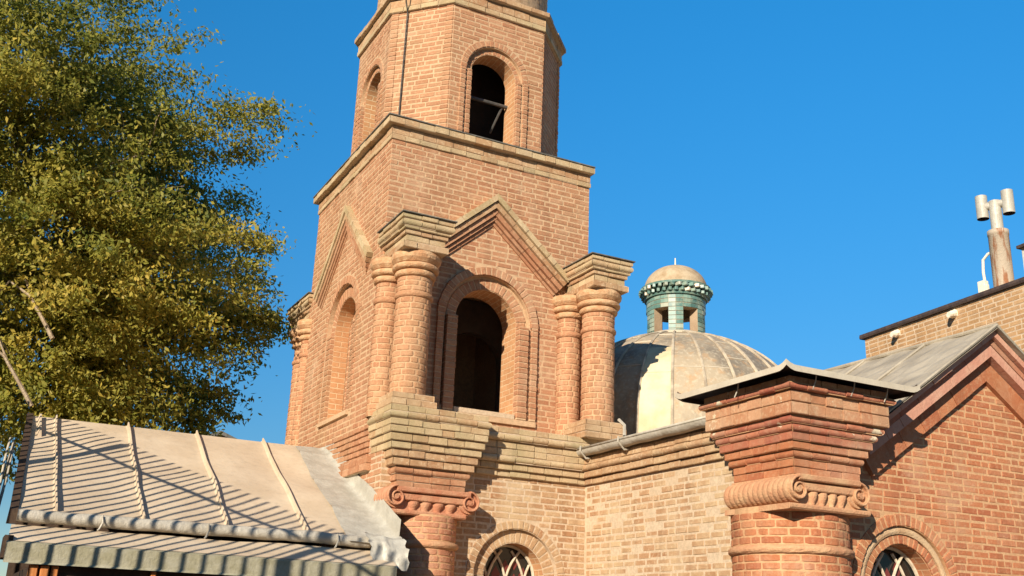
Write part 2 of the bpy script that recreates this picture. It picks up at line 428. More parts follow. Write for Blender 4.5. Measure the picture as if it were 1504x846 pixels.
def course_run(mb, O, e, n, p, L0, L1, h, kind, mi=1, m0=0, m1=0, blen=.17, gap=.008, var=.0055, depth=.09):
    """one course of bricks along e, ends mitred where m0/m1 = 1"""
    L = L1-L0; k = max(1, round(L/blen)); cuts = [L0] + [L0+L*(i+random.uniform(-.18, .18))/k for i in range(1, k)] + [L1]
    for i in range(k):
        a = cuts[i]+(0 if i == 0 else gap/2); b = cuts[i+1]-(0 if i == k-1 else gap/2)
        hh = h-.006+random.uniform(-.002, .001)
        prof = TORUS(hh, depth) if kind == 'T' else FLAT(hh, depth)
        o = random.uniform(-var, var); dz = random.uniform(-.003, .002)
        mb.prism(O + n*o + p*(dz+.003), e, n, p, a, b, prof, mi, m0 if i == 0 else 0, m1 if i == k-1 else 0)
def course_block(mb, x0, x1, y0, y1, z0, z1, kind='F', mi=1, core=0, sides='FLR', blen=.17):
    """a rectangular course: mortar core and bricks round its front, left and right"""
    e = .010 if kind == 'F' else (z1-z0)*.32
    mb.box(x0+e, x1-e, y0+e, y1, z0+.001, z1-.001, core)
    h = z1-z0
    l, r = 'L' in sides, 'R' in sides
    if 'F' in sides: course_run(mb, Vector((0, y0, z0)), X, -Y, Z, x0, x1, h, kind, mi, 1 if l else 0, 1 if r else 0, blen)
    if l: course_run(mb, Vector((x0, 0, z0)), -Y, -X, Z, -y1, -y0, h, kind, mi, 0, 1 if 'F' in sides else 0, blen)
    if r: course_run(mb, Vector((x1, 0, z0)), Y, X, Z, y0, y1, h, kind, mi, 1 if 'F' in sides else 0, 0, blen)
def cyl_bricks(mb, cx, cy_, r, z0, z1, mi=1, pitch=PITCH, blen=.16, gap=.011, out=.002, a0=PI*.62, a1=PI*2.05):
    z = z0; row = 0
    n_rows = max(1, round((z1-z0)/pitch)); ph = (z1-z0)/n_rows
    for row in range(n_rows):
        za, zb = z0+row*ph+gap*.45, z0+(row+1)*ph-gap*.45
        a = a0 + random.uniform(-1, 0)*blen/r
        while a < a1:
            da = blen*random.choice((1, 1, 1, .55, .9))/r; b = a+da-gap/r
            ro = r+out+random.uniform(-.002, .002); ns = max(2, int(da/.07)); vs = []
            for i in range(ns+1):
                t = a+(b-a)*i/ns; q = .004 if i in (0, ns) else 0
                cs, sn = math.cos(t), math.sin(t)
                for rr, z_ in ((r-.012, za), (ro-.004-q, za), (ro-q, za+.005), (ro-q, zb-.005), (ro-.004-q, zb), (r-.012, zb)):
                    vs.append((cx+rr*cs, cy_+rr*sn, z_+random.uniform(-.0008, .0008)))
            fs = [(i*6+j, i*6+6+j, i*6+7+j, i*6+j+1) for i in range(ns) for j in range(5)]
            fs += [tuple(range(6)), tuple(range(ns*6, ns*6+6))[::-1]]
            mb.mesh(vs, fs, mi); a += da
def ring(r, z0, z1, bulge):
    h = z1-z0
    return [(r-.02, z0)] + [(r-.004+(bulge+.004)*math.sin(PI*k/8), z0+h/2-h/2*math.cos(PI*k/8)) for k in range(9)] + [(r-.02, z1)]

# ================================================================== setting
g = MB(); g.box(-400, 400, -400, 400, -.5, 0); tag(g.build('ground', M['ground']), kind='structure')

# ================================================================== bell tower
tower = thing('bell_tower', 'tall tan brick bell tower with corner columns, gables and an octagonal top storey', 'bell tower', (4.43, 10.4, 0))
XL, XR, YF, YB = 3.25, 5.62, 9.27, 11.72
# ---- lower storey
LW = 8.92
b = MB()
wc, wz, wr, wR, wRo = 4.68, 2.085, .315, .44, .52
O = Vector((0, LW, 0))
panel(b, O, X, -Y, [(3.27, 0), (5.42, 0), (5.42, 3.45), (3.27, 3.45)], [arch_pts(wc, wz, wR, .9)], .05, 0)
panel(b, Vector((0, LW+.05, 0)), X, -Y, [(3.27, 0), (5.6, 0), (5.6, 3.40), (3.27, 3.40)], [arch_pts(wc, wz, wr, .9)], .30, 0, 2)
b.box(3.27, 3.57, LW+.36, YB, 0, 3.44, 0); b.box(5.3, 5.6, LW+.36, YB, 0, 3.44, 0); b.box(3.58, 5.29, YB-.3, YB, 0, 3.44, 0)
b.box(3.58, 5.29, LW+.36, YB-.31, 3.36, 3.43, 0)
brick_fill(b, O, X, -Y, [(3.27, 1.2), (5.415, 1.2), (5.415, 3.02), (3.27, 3.02)], [(wc, wz, wRo, .9)], 1)
brick_fill(b, Vector((3.27, 0, 0)), -Y, -X, [(-YB, 1.9), (-LW, 1.9), (-LW, 3.45), (-YB, 3.45)], [], 3)
voussoirs(b, O, X, -Y, wc, wz, wR+.004, wRo, .008, 1, w=.058)
voussoirs(b, O, X, -Y, wc, wz, wr+.006, wR-.006, -.044, 1, w=.06)
for sg in (-1, 1):
    strip_bricks(b, O, X, -Y, *sorted((wc+sg*(wR+.004), wc+sg*wRo)), .9, wz, .008)
    strip_bricks(b, O, X, -Y, *sorted((wc+sg*(wr+.006), wc+sg*(wR-.006))), .9, wz, -.044)
b.build('lower_wall', [M['mop'], M['pale'], M['tex'], M['tan']], tower)

def lattice_window(root, O, u, n, c, zs, r, zb, d, name='arched_window'):
    """glass and pale interlaced bars set back by d in an arched opening"""
    w = MB(); gl = arch_pts(c, zs, r+.01, zb)
    w.face([O+u*q[0]+Z*q[1]-n*d for q in gl], 0)
    win = w.build(name, M['glass'], root)
    w = MB()
    step = r*.62
    for k in range(-6, 9):
        for sg in (-1, 1):
            pts = []
            for j in range(25):
                t = j/24; zz = zb+(zs+r-zb)*t
                s = k*step + sg*((zz-zs)*.62 - .10*r*math.sin(PI*(zz-zs)/r))
                inside = abs(s) < r-.012 and (zz < zs or s*s+(zz-zs)**2 < (r-.012)**2)
                if inside: pts.append(O+u*(c+s)+Z*zz-n*(d-.02-.006*sg))
                elif len(pts) > 1: w.tube(pts, .0125, 6); pts = []
                else: pts = []
            if len(pts) > 1: w.tube(pts, .0125, 6)
    w.tube([O+u*(c+(r-.012)*math.cos(PI*k/24))+Z*(zs+(r-.012)*math.sin(PI*k/24))-n*(d-.02) for k in range(25)], .016, 6)
    w.build('lattice', M['lattice'], win)
    w = MB()
    for i in range(-4, 5):
        for j in range(-2, 8):
            if (i+j*2) % 3 == 0:
                s, zz = i*step*.5, zs-.3*r+j*.2*r
                if s*s+(max(0, zz-zs)+.1*r)**2 < (r*.85)**2 and zz > zb:
                    w.face([O+u*(c+s+a)+Z*(zz+q)-n*(d-.004) for a, q in ((-.05, 0), (0, -.08), (.05, 0), (0, .08))], 0)
    w.build('red_pane', M['redglass'], win)
    return win
lattice_window(tower, Vector((0, LW, 0)), X, -Y, wc, wz, wr, .95, .24)

# ---- ledge between the storeys
b = MB()
for z0, z1, y0, kd in ((3.0, 3.06, LW-.035, 'F'), (3.06, 3.125, LW-.065, 'F'), (3.125, 3.19, LW-.115, 'T'), (3.19, 3.255, LW-.095, 'F'), (3.255, 3.325, LW-.095, 'F'), (3.325, 3.395, LW-.145, 'T'), (3.395, 3.455, LW-.12, 'F')):
    xe = 5.47 if z0 < 3.2 else 5.82
    course_block(b, 4.05, xe, y0, YF+.02, z0, z1, kd, 1, 0, 'F')
course_block(b, 3.215, 3.5, 9.2, 10.7, 2.965, 3.035, 'F', 2, 0, 'L')
course_block(b, 3.235, 3.5, 9.2, 10.75, 3.035, 3.10, 'F', 2, 0, 'L')
b.build('ledge', [M['mop'], M['moss'], M['tan']], tower)

# ---- corner column under the corbelled block
colm = MB(); cx, cyy, cr_ = 3.735, 8.93, .285
colm.lathe(cx, cyy, [(cr_-.003, 0), (cr_-.003, 2.56)], 96, 0)
cyl_bricks(colm, cx, cyy, cr_, 1.4, 2.27, 1); cyl_bricks(colm, cx, cyy, cr_, 2.34, 2.55, 1)
colm.lathe(cx, cyy, ring(cr_, 2.272, 2.336, .028), 48, 2, jit=.002)
colm = colm.build('corner_column', [M['mor'], M['colr'], M['terra2']], tower)

def ionic_capital(name, parent, xl, xr, yf, yb, zb, zt, rv, ma, eggs=4, slab=None):
    """volutes on the front face, ribbed rolls running back, eggs between and a slab below"""
    b = MB()
    cz = zb+.045+rv; cl, crr = xl+rv, xr-rv
    # slab and core
    b.prism(Vector((0, yf+.02, zb)), X, -Y, Z, slab[0], slab[1], [(.012, 0), (0, .012), (0, .03), (.01, .042), (yb-yf-.02, .042), (yb-yf-.02, 0)], 0)
    b.box(xl+rv*.9, xr-rv*.9, yf+.055, yb, zb+.04, zt, 0)
    # top band, a channel edge above and below
    for z0, z1, o in ((zt-.045, zt, 0), (zt-.115, zt-.06, .02)):
        b.prism(Vector((0, yf+o, z0)), X, -Y, Z, cl, crr, [(.008, 0), (0, .008), (0, z1-z0-.008), (.008, z1-z0), (.12, z1-z0), (.12, 0)], 0)
    # spirals
    for c0, sg in ((cl, -1), (crr, 1)):
        N = 56; turns = 1.6; w0 = rv*.19
        vs = []
        for k in range(N+1):
            t = k/N; a = PI/2 + sg*-1*0 + (2*PI*turns*t)*( -sg)
            rr = rv*(1-.74*t)-w0*.5; hw = w0*.5*(1-.35*t); dp = yf-.004+.012*t
            for r_, y_ in ((rr-hw, yf+.06), (rr-hw*.9, dp+.006), (rr-hw*.4, dp), (rr+hw*.4, dp), (rr+hw*.9, dp+.006), (rr+hw, yf+.06)):
                vs.append((c0+r_*math.cos(a)*1, y_, cz+r_*math.sin(a)))
        b.mesh(vs, [(k*6+j, k*6+6+j, k*6+7+j, k*6+j+1) for k in range(N) for j in range(5)]+[(0, 1, 2, 3, 4, 5), tuple(range(N*6, N*6+6))], 0)
        # ribbed roll
        prof = []; L = yb-(yf+.035); nr = max(4, round(L/.055))
        for i in range(nr*6+1):
            q = i/6; prof.append((rv*(.93+.055*abs(math.sin(PI*q))), yf+.035+L*i/(nr*6)))
        n = 28; vs = [(c0+r_*math.cos(2*PI*k/n), y_, cz+r_*math.sin(2*PI*k/n)) for r_, y_ in prof for k in range(n)]
        b.mesh(vs, [(i*n+k, i*n+(k+1) % n, (i+1)*n+(k+1) % n, (i+1)*n+k) for i in range(len(prof)-1) for k in range(n)]+[tuple(range(n))], 0)
        b.lathe  # eye
        vs = [(c0+rv*.2*math.cos(2*PI*k/12), yf+y_, cz+rv*.2*math.sin(2*PI*k/12)) for y_ in (.004, .06) for k in range(12)]
        b.mesh(vs, [tuple(range(12))]+[(k, (k+1) % 12, 12+(k+1) % 12, 12+k) for k in range(12)], 0)
    # eggs
    s0, s1 = xl+2*rv+.01, xr-2*rv-.01; w = (s1-s0)/eggs; ze = zt-.12
    for i in range(eggs):
        c = s0+w*(i+.5); hh = ze-(zb+.042)
        vs = []; nn = 10
        for z_, k_ in ((0, .62), (.2, .66), (.45, .82), (.7, .95), (.88, .97), (1, .9)):
            for j in range(nn+1):
                a = PI*j/nn
                vs.append((c-w*.47*k_*math.cos(a)+.012*(z_-.5), yf+.07-.055*k_*math.sin(a), zb+.042+hh*z_))
        b.mesh(vs, [(r_*(nn+1)+j, r_*(nn+1)+j+1, (r_+1)*(nn+1)+j+1, (r_+1)*(nn+1)+j) for r_ in range(5) for j in range(nn)]+[tuple(range(5*(nn+1), 6*(nn+1)))], 0)
    return b.build(name, ma, parent)
ionic_capital('capital', colm, 3.245, 4.165, 8.67, 9.0, 2.545, 2.785, .105, M['terra'], 4, (3.30, 4.03))

b = MB()
for z0, z1, x0, x1, y0, kd in ((2.785, 2.845, 3.375, 4.045, 8.785, 'F'), (2.845, 2.905, 3.365, 4.05, 8.78, 'F'), (2.905, 2.976, 3.335, 4.08, 8.755, 'T'), (2.976, 3.045, 3.31, 4.105, 8.73, 'F'),
        (3.045, 3.115, 3.285, 4.125, 8.705, 'F'), (3.115, 3.18, 3.262, 4.145, 8.68, 'F'), (3.18, 3.251, 3.243, 4.17, 8.655, 'F'), (3.251, 3.313, 3.222, 4.185, 8.63, 'F'), (3.313, 3.375, 3.22, 4.19, 8.627, 'F'),
        (3.375, 3.44, 3.195, 4.205, 8.605, 'T'), (3.44, 3.50, 3.225, 4.185, 8.635, 'F')):
    mi = 2 if z1 < 2.98 else (3 if z1 < 3.12 else 1)
    course_block(b, x0, x1, y0, 9.19, z0, z1, kd, mi, 0)
b.build('corbel_block', [M['mop'], M['moss'], M['tan'], M['pale']], tower)

# ---- belfry storey
ac, az_, ar, aR, aRo, asill = 4.435, 4.615, .345, .485, .575, 3.69
b = MB(); O = Vector((0, YF, 0)); apx = (XL+XR)/2
panel(b, O, X, -Y, [(XL+.004, 3.44), (XR, 3.44), (XR, 5.32), (XL+.004, 5.32)], [arch_pts(ac, az_, aR, asill)], .05, 0)
panel(b, Vector((0, YF+.05, 0)), X, -Y, [(XL+.055, 3.44), (XR-.003, 3.44), (XR-.003, 5.32), (XL+.055, 5.32)], [arch_pts(ac, az_, ar, asill)], .30, 0, 2)
brick_fill(b, O, X, -Y, [(XL, 3.46), (XR, 3.46), (XR, 5.36), (XL, 5.36)], [(ac, az_, aRo, asill-.06)], 1)
voussoirs(b, O, X, -Y, ac, az_, aR+.004, aRo, .03, 1, w=.06)
voussoirs(b, O, X, -Y, ac, az_, ar+.004, aR-.03, -.04, 1, w=.06)
for sg in (-1, 1):
    strip_bricks(b, O, X, -Y, *sorted((ac+sg*(aR+.012), ac+sg*aRo)), asill-.05, az_, .035, 1, .085)
    strip_bricks(b, O, X, -Y, *sorted((ac+sg*(ar+.004), ac+sg*(aR-.018))), asill-.05, az_, .035, 1, .13)
b.box(ac-aRo, ac+aRo, YF-.03, YF+.1, asill-.11, asill-.055, 0)
b.box(ac-ar+.01, ac+ar-.01, YF-.015, YF+.34, asill-.05, asill-.004, 3)
# other walls, floor, ceiling
LO = Vector((XL, 0, 0)); lc, lsp = 10.43, 4.62     # the blind window on the left face
panel(b, LO, -Y, -X, [(-YB, 3.4), (-YF-.002, 3.4), (-YF-.002, 5.32), (-YB, 5.32)], [arch_pts(-lc, lsp, aR, asill-.02)], .05, 0, 0)
panel(b, LO+X*.05, -Y, -X, [(-YB, 3.4), (-YF-.36, 3.4), (-YF-.36, 5.32), (-YB, 5.32)], [arch_pts(-lc, lsp, ar, asill-.02)], .16, 0, 2)
b.box(XL+.215, XL+.3, YF+.4, YB-.32, 3.4, 5.30, 0)
brick_fill(b, LO, -Y, -X, [(-YB, 3.05), (-YF, 3.05), (-YF, 5.36), (-YB, 5.36)], [(-lc, lsp, aRo, asill-.05)], 1)
brick_fill(b, LO+X*.215, -Y, -X, [(-lc-ar, asill-.02), (-lc+ar, asill-.02), (-lc+ar, lsp+ar), (-lc-ar, lsp+ar)], [], 1)
voussoirs(b, LO, -Y, -X, -lc, lsp, aR+.004, aRo, .012, 1, w=.06)
voussoirs(b, LO, -Y, -X, -lc, lsp, ar+.004, aR-.006, -.044, 1, w=.06)
for sg in (-1, 1):
    strip_bricks(b, LO, -Y, -X, *sorted((-lc+sg*(aR+.004), -lc+sg*aRo)), asill-.05, lsp, .012, 1, .05)
    strip_bricks(b, LO, -Y, -X, *sorted((-lc+sg*(ar+.004), -lc+sg*(aR-.004))), asill-.05, lsp, -.006, 1, .09)
b.box(XL-.03, XL+.12, lc-ar-.16, lc+ar+.1, asill-.085, asill-.045, 0)
b.box(XR-.3, XR, YF+.36, YB, 3.44, 5.30, 0); b.box(XL+.31, XR-.31, YB-.3, YB, 3.44, 5.30, 0); b.box(XL+.31, XR-.31, YF+.36, YB-.31, 5.2, 5.29, 0); b.box(XL+.31, XR-.31, YF+.36, YB-.31, 3.45, 3.52, 0)
b.build('belfry_wall', [M['mo'], M['tan'], M['tex'], M['mop']], tower)
# a plastered arch inside the belfry, its colour darkened to stand for shade
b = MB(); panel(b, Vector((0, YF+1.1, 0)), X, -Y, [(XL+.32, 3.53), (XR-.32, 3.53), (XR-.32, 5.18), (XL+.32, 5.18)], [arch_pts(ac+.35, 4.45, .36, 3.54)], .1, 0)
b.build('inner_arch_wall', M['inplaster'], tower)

# ---- belfry columns
def belfry_column(x, y, r, z0=3.5, label=None):
    k = r/.17
    b = MB(); b.lathe(x, y, [(r-.003, z0), (r-.003, 4.99)], 72, 0)
    cyl_bricks(b, x, y, r, z0, 4.56, 1, blen=.14); cyl_bricks(b, x, y, r, 4.62, 4.77, 1, blen=.15)
    b.lathe(x, y, ring(r, 4.56, 4.62, .018), 40, 2, jit=.0015)
    o = b.build('belfry_column', [M['mocol'], M['tancol'], M['tancol']], tower)
    b = MB(); b.lathe(x, y, ring(r+.008, 4.77, 4.835, .024), 40, 0, jit=.002)
    b.lathe(x, y, ring(r+.03, 4.835, 4.90, .03), 40, 0, jit=.002)
    b.lathe(x, y, [(r, 4.895), (r+.04, 4.905), (r+.068, 4.94), (r+.075, 4.97), (r+.066, 5.005)], 40, 0, jit=.002)
    b.build('capital', M['tan2'], o)
    return o
M['tan2'] = plain('moulded_tan_brick', (.48, .25, .12), (.58, .38, .21), 14, .92, bs=.5, bscale=70)
def entablature(x0, x1, y0, y1, sides='FLR'):
    b = MB()
    for z0, z1, i, kd, mi in ((5.005, 5.072, .045, 'F', 2), (5.075, 5.14, .075, 'F', 1), (5.14, 5.185, .055, 'F', 2), (5.185, 5.212, .03, 'F', 1), (5.212, 5.285, .006, 'T', 1), (5.285, 5.332, .01, 'F', 1)):
        course_block(b, x0+i, x1-i, y0+i, y1, z0, z1, kd, mi, 0, sides)
    o = b.build('entablature_block', [M['mop'], M['moss'], M['pale']], tower)
    c = MB(); c.box(x0-.006, x1+.008, y0-.008, y1, 5.333, 5.343); c.build('cap_sheet', M['capmetal'], o)
def pedestal(x0, x1, y0, y1):
    b = MB()
    for z0, z1, i in ((3.445, 3.51, 0), (3.51, 3.575, .004), (3.575, 3.632, .02)):
        course_block(b, x0+i, x1-i, y0+i, y1, z0, z1, 'F', 1, 0)
    b.build('pedestal', [M['mop'], M['pale']], tower)
for (bx, pe) in ((3.19, (3.235, 3.685)), (5.275, (5.275, 5.76))):
    w = .55 if bx < 4 else .52
    entablature(bx, bx+w, 8.62, YF+.05)
    pedestal(pe[0], pe[1], 8.70, YF)
    belfry_column(bx+w/2, 8.905, .168, 3.63)
for x, y in ((3.315, 9.20), (3.60, 9.235), (5.375, 9.235), (5.60, 9.26)):
    belfry_column(x, y, .125, 3.46)
entablature(3.19, 3.74, 11.62, 12.55)
belfry_column(3.40, 12.13, .165, 2.9); belfry_column(3.32, 11.74, .12, 2.9)

# ---- gables
b = MB()
def rake(b, O, u, n, c, za, half, courses, mi_f):
    """raking courses, each (perpendicular top, thickness, proud, material)"""
    th = math.atan2(za-5.225, half)
    for sg in (-1, 1):
        e = u*(sg*math.cos(th)) - Z*math.sin(th); p = u*(sg*math.sin(th)) + Z*math.cos(th)
        L = half/math.cos(th)
        for top, t, pr, mi in courses:
            A = O + u*c + Z*za
            # the joint at the apex is a vertical cut: it starts further out the lower the course
            ptop, pbot = -top, -top-t
            q = math.tan(th)
            nseg = max(1, round(L/.17)); cuts = [0]+[L*(i+random.uniform(-.38, .38))/nseg for i in range(1, nseg)]+[L+.02]
            bed = [A+e*(l)+p*h+n*(pr-.006) for l, h in ((top*q, ptop-.005), (L+.015, ptop-.005), (L+.015, pbot+.005), ((top+t)*q, pbot+.005))]
            b.mesh(bed+[v-n*(pr+.012) for v in bed], [(0, 1, 2, 3), (4, 7, 6, 5), (0, 4, 5, 1), (1, 5, 6, 2), (2, 6, 7, 3), (3, 7, 4, 0)], 0)
            for i in range(nseg):
                a = cuts[i]+(.004 if i else 0); d = cuts[i+1]-.004
                o = random.uniform(-.003, .003)
                def V(l, h, dep):
                    return A + e*l + p*h + n*(pr+o-dep)
                a_top, a_bot = (top*q, (top+t)*q) if i == 0 else (a, a)
                vs = [V(a_top, ptop-.003, 0), V(d, ptop-.003, 0), V(d, pbot+.003, 0), V(a_bot, pbot+.003, 0)]
                vs2 = [v - n*(pr+.02) for v in vs]
                b.mesh(vs+vs2, [(0, 1, 2, 3), (4, 7, 6, 5), (0, 4, 5, 1), (1, 5, 6, 2), (2, 6, 7, 3), (3, 7, 4, 0)], mi)
CR = [(0, .062, .115, 1), (.064, .058, .092, 2), (.124, .055, .066, 3), (.181, .04, .042, 3), (.223, .034, .02, 3)]
rake(b, Vector((0, YF, 0)), X, -Y, 4.435, 6.0, .90, CR, 0)
o = b.build('front_gable_moulding', [M['mo'], M['cream'], M['pale'], M['tan']], tower)
b = MB()
rake(b, Vector((XL, 0, 0)), -Y, -X, -10.47, 6.05, .90, [(a, t, p*.62, m_) for a, t, p, m_ in CR], 0)
b.build('side_gable_moulding', [M['mo'], M['cream'], M['pale'], M['tan']], tower)

# ---- square block above the gables
b = MB()
b.box(XL, XR, YF, YB, 5.32, 6.56, 0)
brick_fill(b, Vector((0, YF, 0)), X, -Y, [(XL, 5.33), (XR, 5.33), (XR, 6.38), (XL, 6.38)], [], 1)
brick_fill(b, LO, -Y, -X, [(-YB, 5.33), (-YF, 5.33), (-YF, 6.38), (-YB, 6.38)], [], 1)
b.build('square_block', [M['mo'], M['tan']], tower)
b = MB()
for z0, z1, i, kd, mi in ((6.375, 6.435, .02, 'F', 1), (6.435, 6.53, .012, 'F', 2), (6.53, 6.605, .075, 'F', 1)):
    course_block(b, XL-i, XR+i*.3, YF-i, YB+i, z0, z1, kd, mi, 0)
o = b.build('square_cornice', [M['mop'], M['moss'], M['pale']], tower)
c = MB(); c.box(XL-.082, XR+.03, YF-.082, YB+.08, 6.606, 6.618); c.build('cap_sheet', M['capmetal'], o)

# ---- octagonal lantern storey
oc = [(3.37, 9.97), (3.90, 9.40), (5.04, 9.40), (5.57, 9.95), (5.57, 11.05), (5.04, 11.60), (3.90, 11.60), (3.37, 11.05)]
def wall_frame(a, b_):
    a, b_ = Vector((*a, 0)), Vector((*b_, 0)); u = (b_-a); L = u.length; u.normalize(); n = Vector((u.y, -u.x, 0)); return a, u, n, L
b = MB(); zA, zB = 6.6, 8.30
for i in range(8):
    a, u, n, L = wall_frame(oc[i], oc[(i+1) % 8])
    if i in (1, 7):     # the faces with a window
        c = L/2-.03 if i == 1 else L/2
        zs = 7.52 if i == 1 else 7.50
        panel(b, a, u, n, [(0, zA), (L, zA), (L, zB), (0, zB)], [arch_pts(c, zs, .345, 6.70)], .04, 0)
        panel(b, a-n*.04, u, n, [(0.02, zA), (L-.02, zA), (L-.02, zB), (0.02, zB)], [arch_pts(c, zs, .275, 6.70)], .24, 0, 2)
        brick_fill(b, a, u, n, [(.0, 6.62), (L, 6.62), (L, 8.28), (.0, 8.28)], [(c, zs, .425, 6.66)], 1)
        voussoirs(b, a, u, n, c, zs, .352, .425, .010, 1, w=.058)
        voussoirs(b, a, u, n, c, zs, .28, .335, -.036, 1, w=.058)
        for sg in (-1, 1):
            strip_bricks(b, a, u, n, *sorted((c+sg*.36, c+sg*.425)), 6.66, zs, .02, 1, .06)
            strip_bricks(b, a, u, n, *sorted((c+sg*.28, c+sg*.34)), 6.66, zs, .012, 1, .09)
    else:
        panel(b, a, u, n, [(0, zA), (L, zA), (L, zB), (0, zB)], [], .24, 0)
        if i in (0, 2, 6, 3):
            brick_fill(b, a, u, n, [(0, 6.62), (L, 6.62), (L, 8.28), (0, 8.28)], [], 1)
    if i in (0, 1, 2):   # slim pilasters beside the arrises
        for s0, s1 in ((.0, .10), (L-.10, L)):
            if i != 1: strip_bricks(b, a, u, n, s0+.004, s1-.004, 6.62, 8.28, .012, 1, .05)
ceil = [(p[0], p[1], 8.2) for p in oc]; b.face(ceil, 0)
b.build('octagon_wall', [M['mo'], M['tan'], M['tex']], tower)
def oct_off(d):
    res = []
    for i in range(8):
        a, u, n, L = wall_frame(oc[i-1], oc[i]); a2, u2, n2, L2 = wall_frame(oc[i], oc[(i+1) % 8])
        k = 1/(1+n.dot(n2)); res.append(Vector((*oc[i], 0)) + (n+n2)*(d*k))
    return res
b = MB()
for z0, z1, d, mi in ((8.27, 8.335, .035, 1), (8.335, 8.44, .028, 2), (8.445, 8.51, .075, 2)):
    core = oct_off(d-.012)
    for i in range(8):
        p, q = core[i], core[(i+1) % 8]
        b.face([p+Z*z0, q+Z*z0, q+Z*z1, p+Z*z1], 0)
    b.face([p+Z*z1 for p in core], 0); b.face([p+Z*z0 for p in core][::-1], 0)
    ou = oct_off(d)
    for i in range(8):
        a, q = ou[i], ou[(i+1) % 8]; u = (q-a); L = u.length; u.normalize(); n = Vector((u.y, -u.x, 0))
        course_run(b, a+Z*z0, u, n, Z, 0, L, z1-z0, 'F', mi, .42, .42, .19)
b.build('octagon_cornice', [M['mop'], M['moss'], M['pale']], tower)
b = MB(); b.lathe(4.47, 10.5, [(1.06, 8.5), (1.06, 9.6), (1.0, 9.9), (.6, 10.4), (.02, 10.7)], 64, 0)
cyl_bricks(b, 4.47, 10.5, 1.06, 8.51, 9.5, 1, a0=PI*.75, a1=PI*2.1)
b.build('round_drum', [M['mo'], M['pale']], tower)
b = MB(); b.tube([(3.95, 9.62, 7.30), (5.02, 9.62, 7.30)], .022, 8); b.tube([(4.66, 9.62, 7.30), (4.60, 9.80, 7.02)], .014, 6)
b.build('bell_beam', M['iron'], tower)
b = MB()
b.tube([(3.49, 9.812, 6.62), (3.49, 9.80, 7.4), (3.492, 9.795, 8.25), (3.44, 9.73, 8.36), (3.44, 9.71, 8.53), (3.55, 9.86, 8.56), (3.56, 9.92, 9.2)], .0075, 6); b.build('lightning_cable', M['iron'], tower)
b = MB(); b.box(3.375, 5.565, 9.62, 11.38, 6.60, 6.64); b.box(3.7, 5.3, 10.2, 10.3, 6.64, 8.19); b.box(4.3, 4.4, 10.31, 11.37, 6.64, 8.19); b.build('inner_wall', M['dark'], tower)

# ================================================================== brick church
church = thing('brick_church', 'red and tan brick church with a front gable, corner pier and ribbed dome', 'church', (7.5, 8.5, 0))
GX = 5.42; GY = 6.06
# ---- side wall with the gutter
b = MB(); SO = Vector((GX, 0, 0))
panel(b, SO, -Y, -X, [(-LW, 0), (-GY, 0), (-GY, 3.30), (-LW, 3.30)], [], .3, 0)
brick_fill(b, SO, -Y, -X, [(-LW+.04, 1.2), (-6.3, 1.2), (-6.3, 3.02), (-LW+.03, 3.02)], [], 1, gap=.0155, length=.16, skip=.05, pitch=.061, var=.003)
for z0, z1, o, kd in ((3.0, 3.06, .035, 'F'), (3.06, 3.125, .065, 'F'), (3.125, 3.19, .10, 'T'), (3.19, 3.26, .07, 'F')):
    course_run(b, Vector((GX-o, 0, z0)), -Y, -X, Z, -LW+.03, -6.6, z1-z0, kd, 1)
b.build('side_wall', [M['mop'], M['pale']], church)
b = MB(); vs = []; N = 40
for i in range(N+1):
    y = 8.86-(8.86-6.58)*i/N; zc = 3.32+.003*math.sin(i*.8)+random.uniform(-.002, .002)
    for k in range(13):
        a = PI+PI*k/12 if k < 99 else 0
        vs.append((GX-.115+.06*math.cos(a)+random.uniform(-.001, .001), y, zc+.06*math.sin(a)))
b.mesh(vs, [(i*13+k, i*13+13+k, i*13+14+k, i*13+k+1) for i in range(N) for k in range(12)], 0)
b.prism(Vector((GX-.18, 0, 3.318)), -Y, -X, Z, -8.87, -6.57, [(0, 0), (0, .02), (.012, .02), (.012, 0)], 0)
gut = b.build('gutter', M['gut'], church, True)
for y in (8.72, 8.05):
    b = MB(); b.tube([(GX-.02, y, 3.25), (GX-.12, y, 3.235), (GX-.19, y, 3.30), (GX-.185, y, 3.35)], .010, 6); b.build('bracket', M['gut'], gut)
b = MB()
b.tube([(5.30, 8.05, 3.36), (5.335, 8.10, 3.47), (5.30, 8.15, 3.53)], .016, 6); b.build('hook', M['gut'], gut)
# ---- nave, roofs
b = MB(); b.box(5.74, 9.9, 8.93, 13.5, 0, 3.27, 0); b.box(5.73, 9.9, 6.5, 8.92, 0, 3.25, 0)
b.build('nave_wall', M['texr'], church)
b = MB(); b.prism(Vector((0, 6.6, 0)), X, -Y, Z, 0, 1, [(0, 0), (0, 0.001), (0.01, 0.001)], 0)
b = MB(); b.face([(GX-.06, 6.3, 3.335), (7.6, 6.3, 3.40), (7.6, 13.6, 3.40), (GX-.06, 13.6, 3.335)], 0); b.face([(7.6, 6.3, 3.40), (10, 6.3, 3.335), (10, 13.6, 3.335), (7.6, 13.6, 3.40)], 0); b.face([(GX-.06, 6.3, 3.31), (10, 6.3, 3.31), (10, 13.6, 3.31), (GX-.06, 13.6, 3.31)][::-1], 0)
b.build('nave_roof', M['sheet'], church)
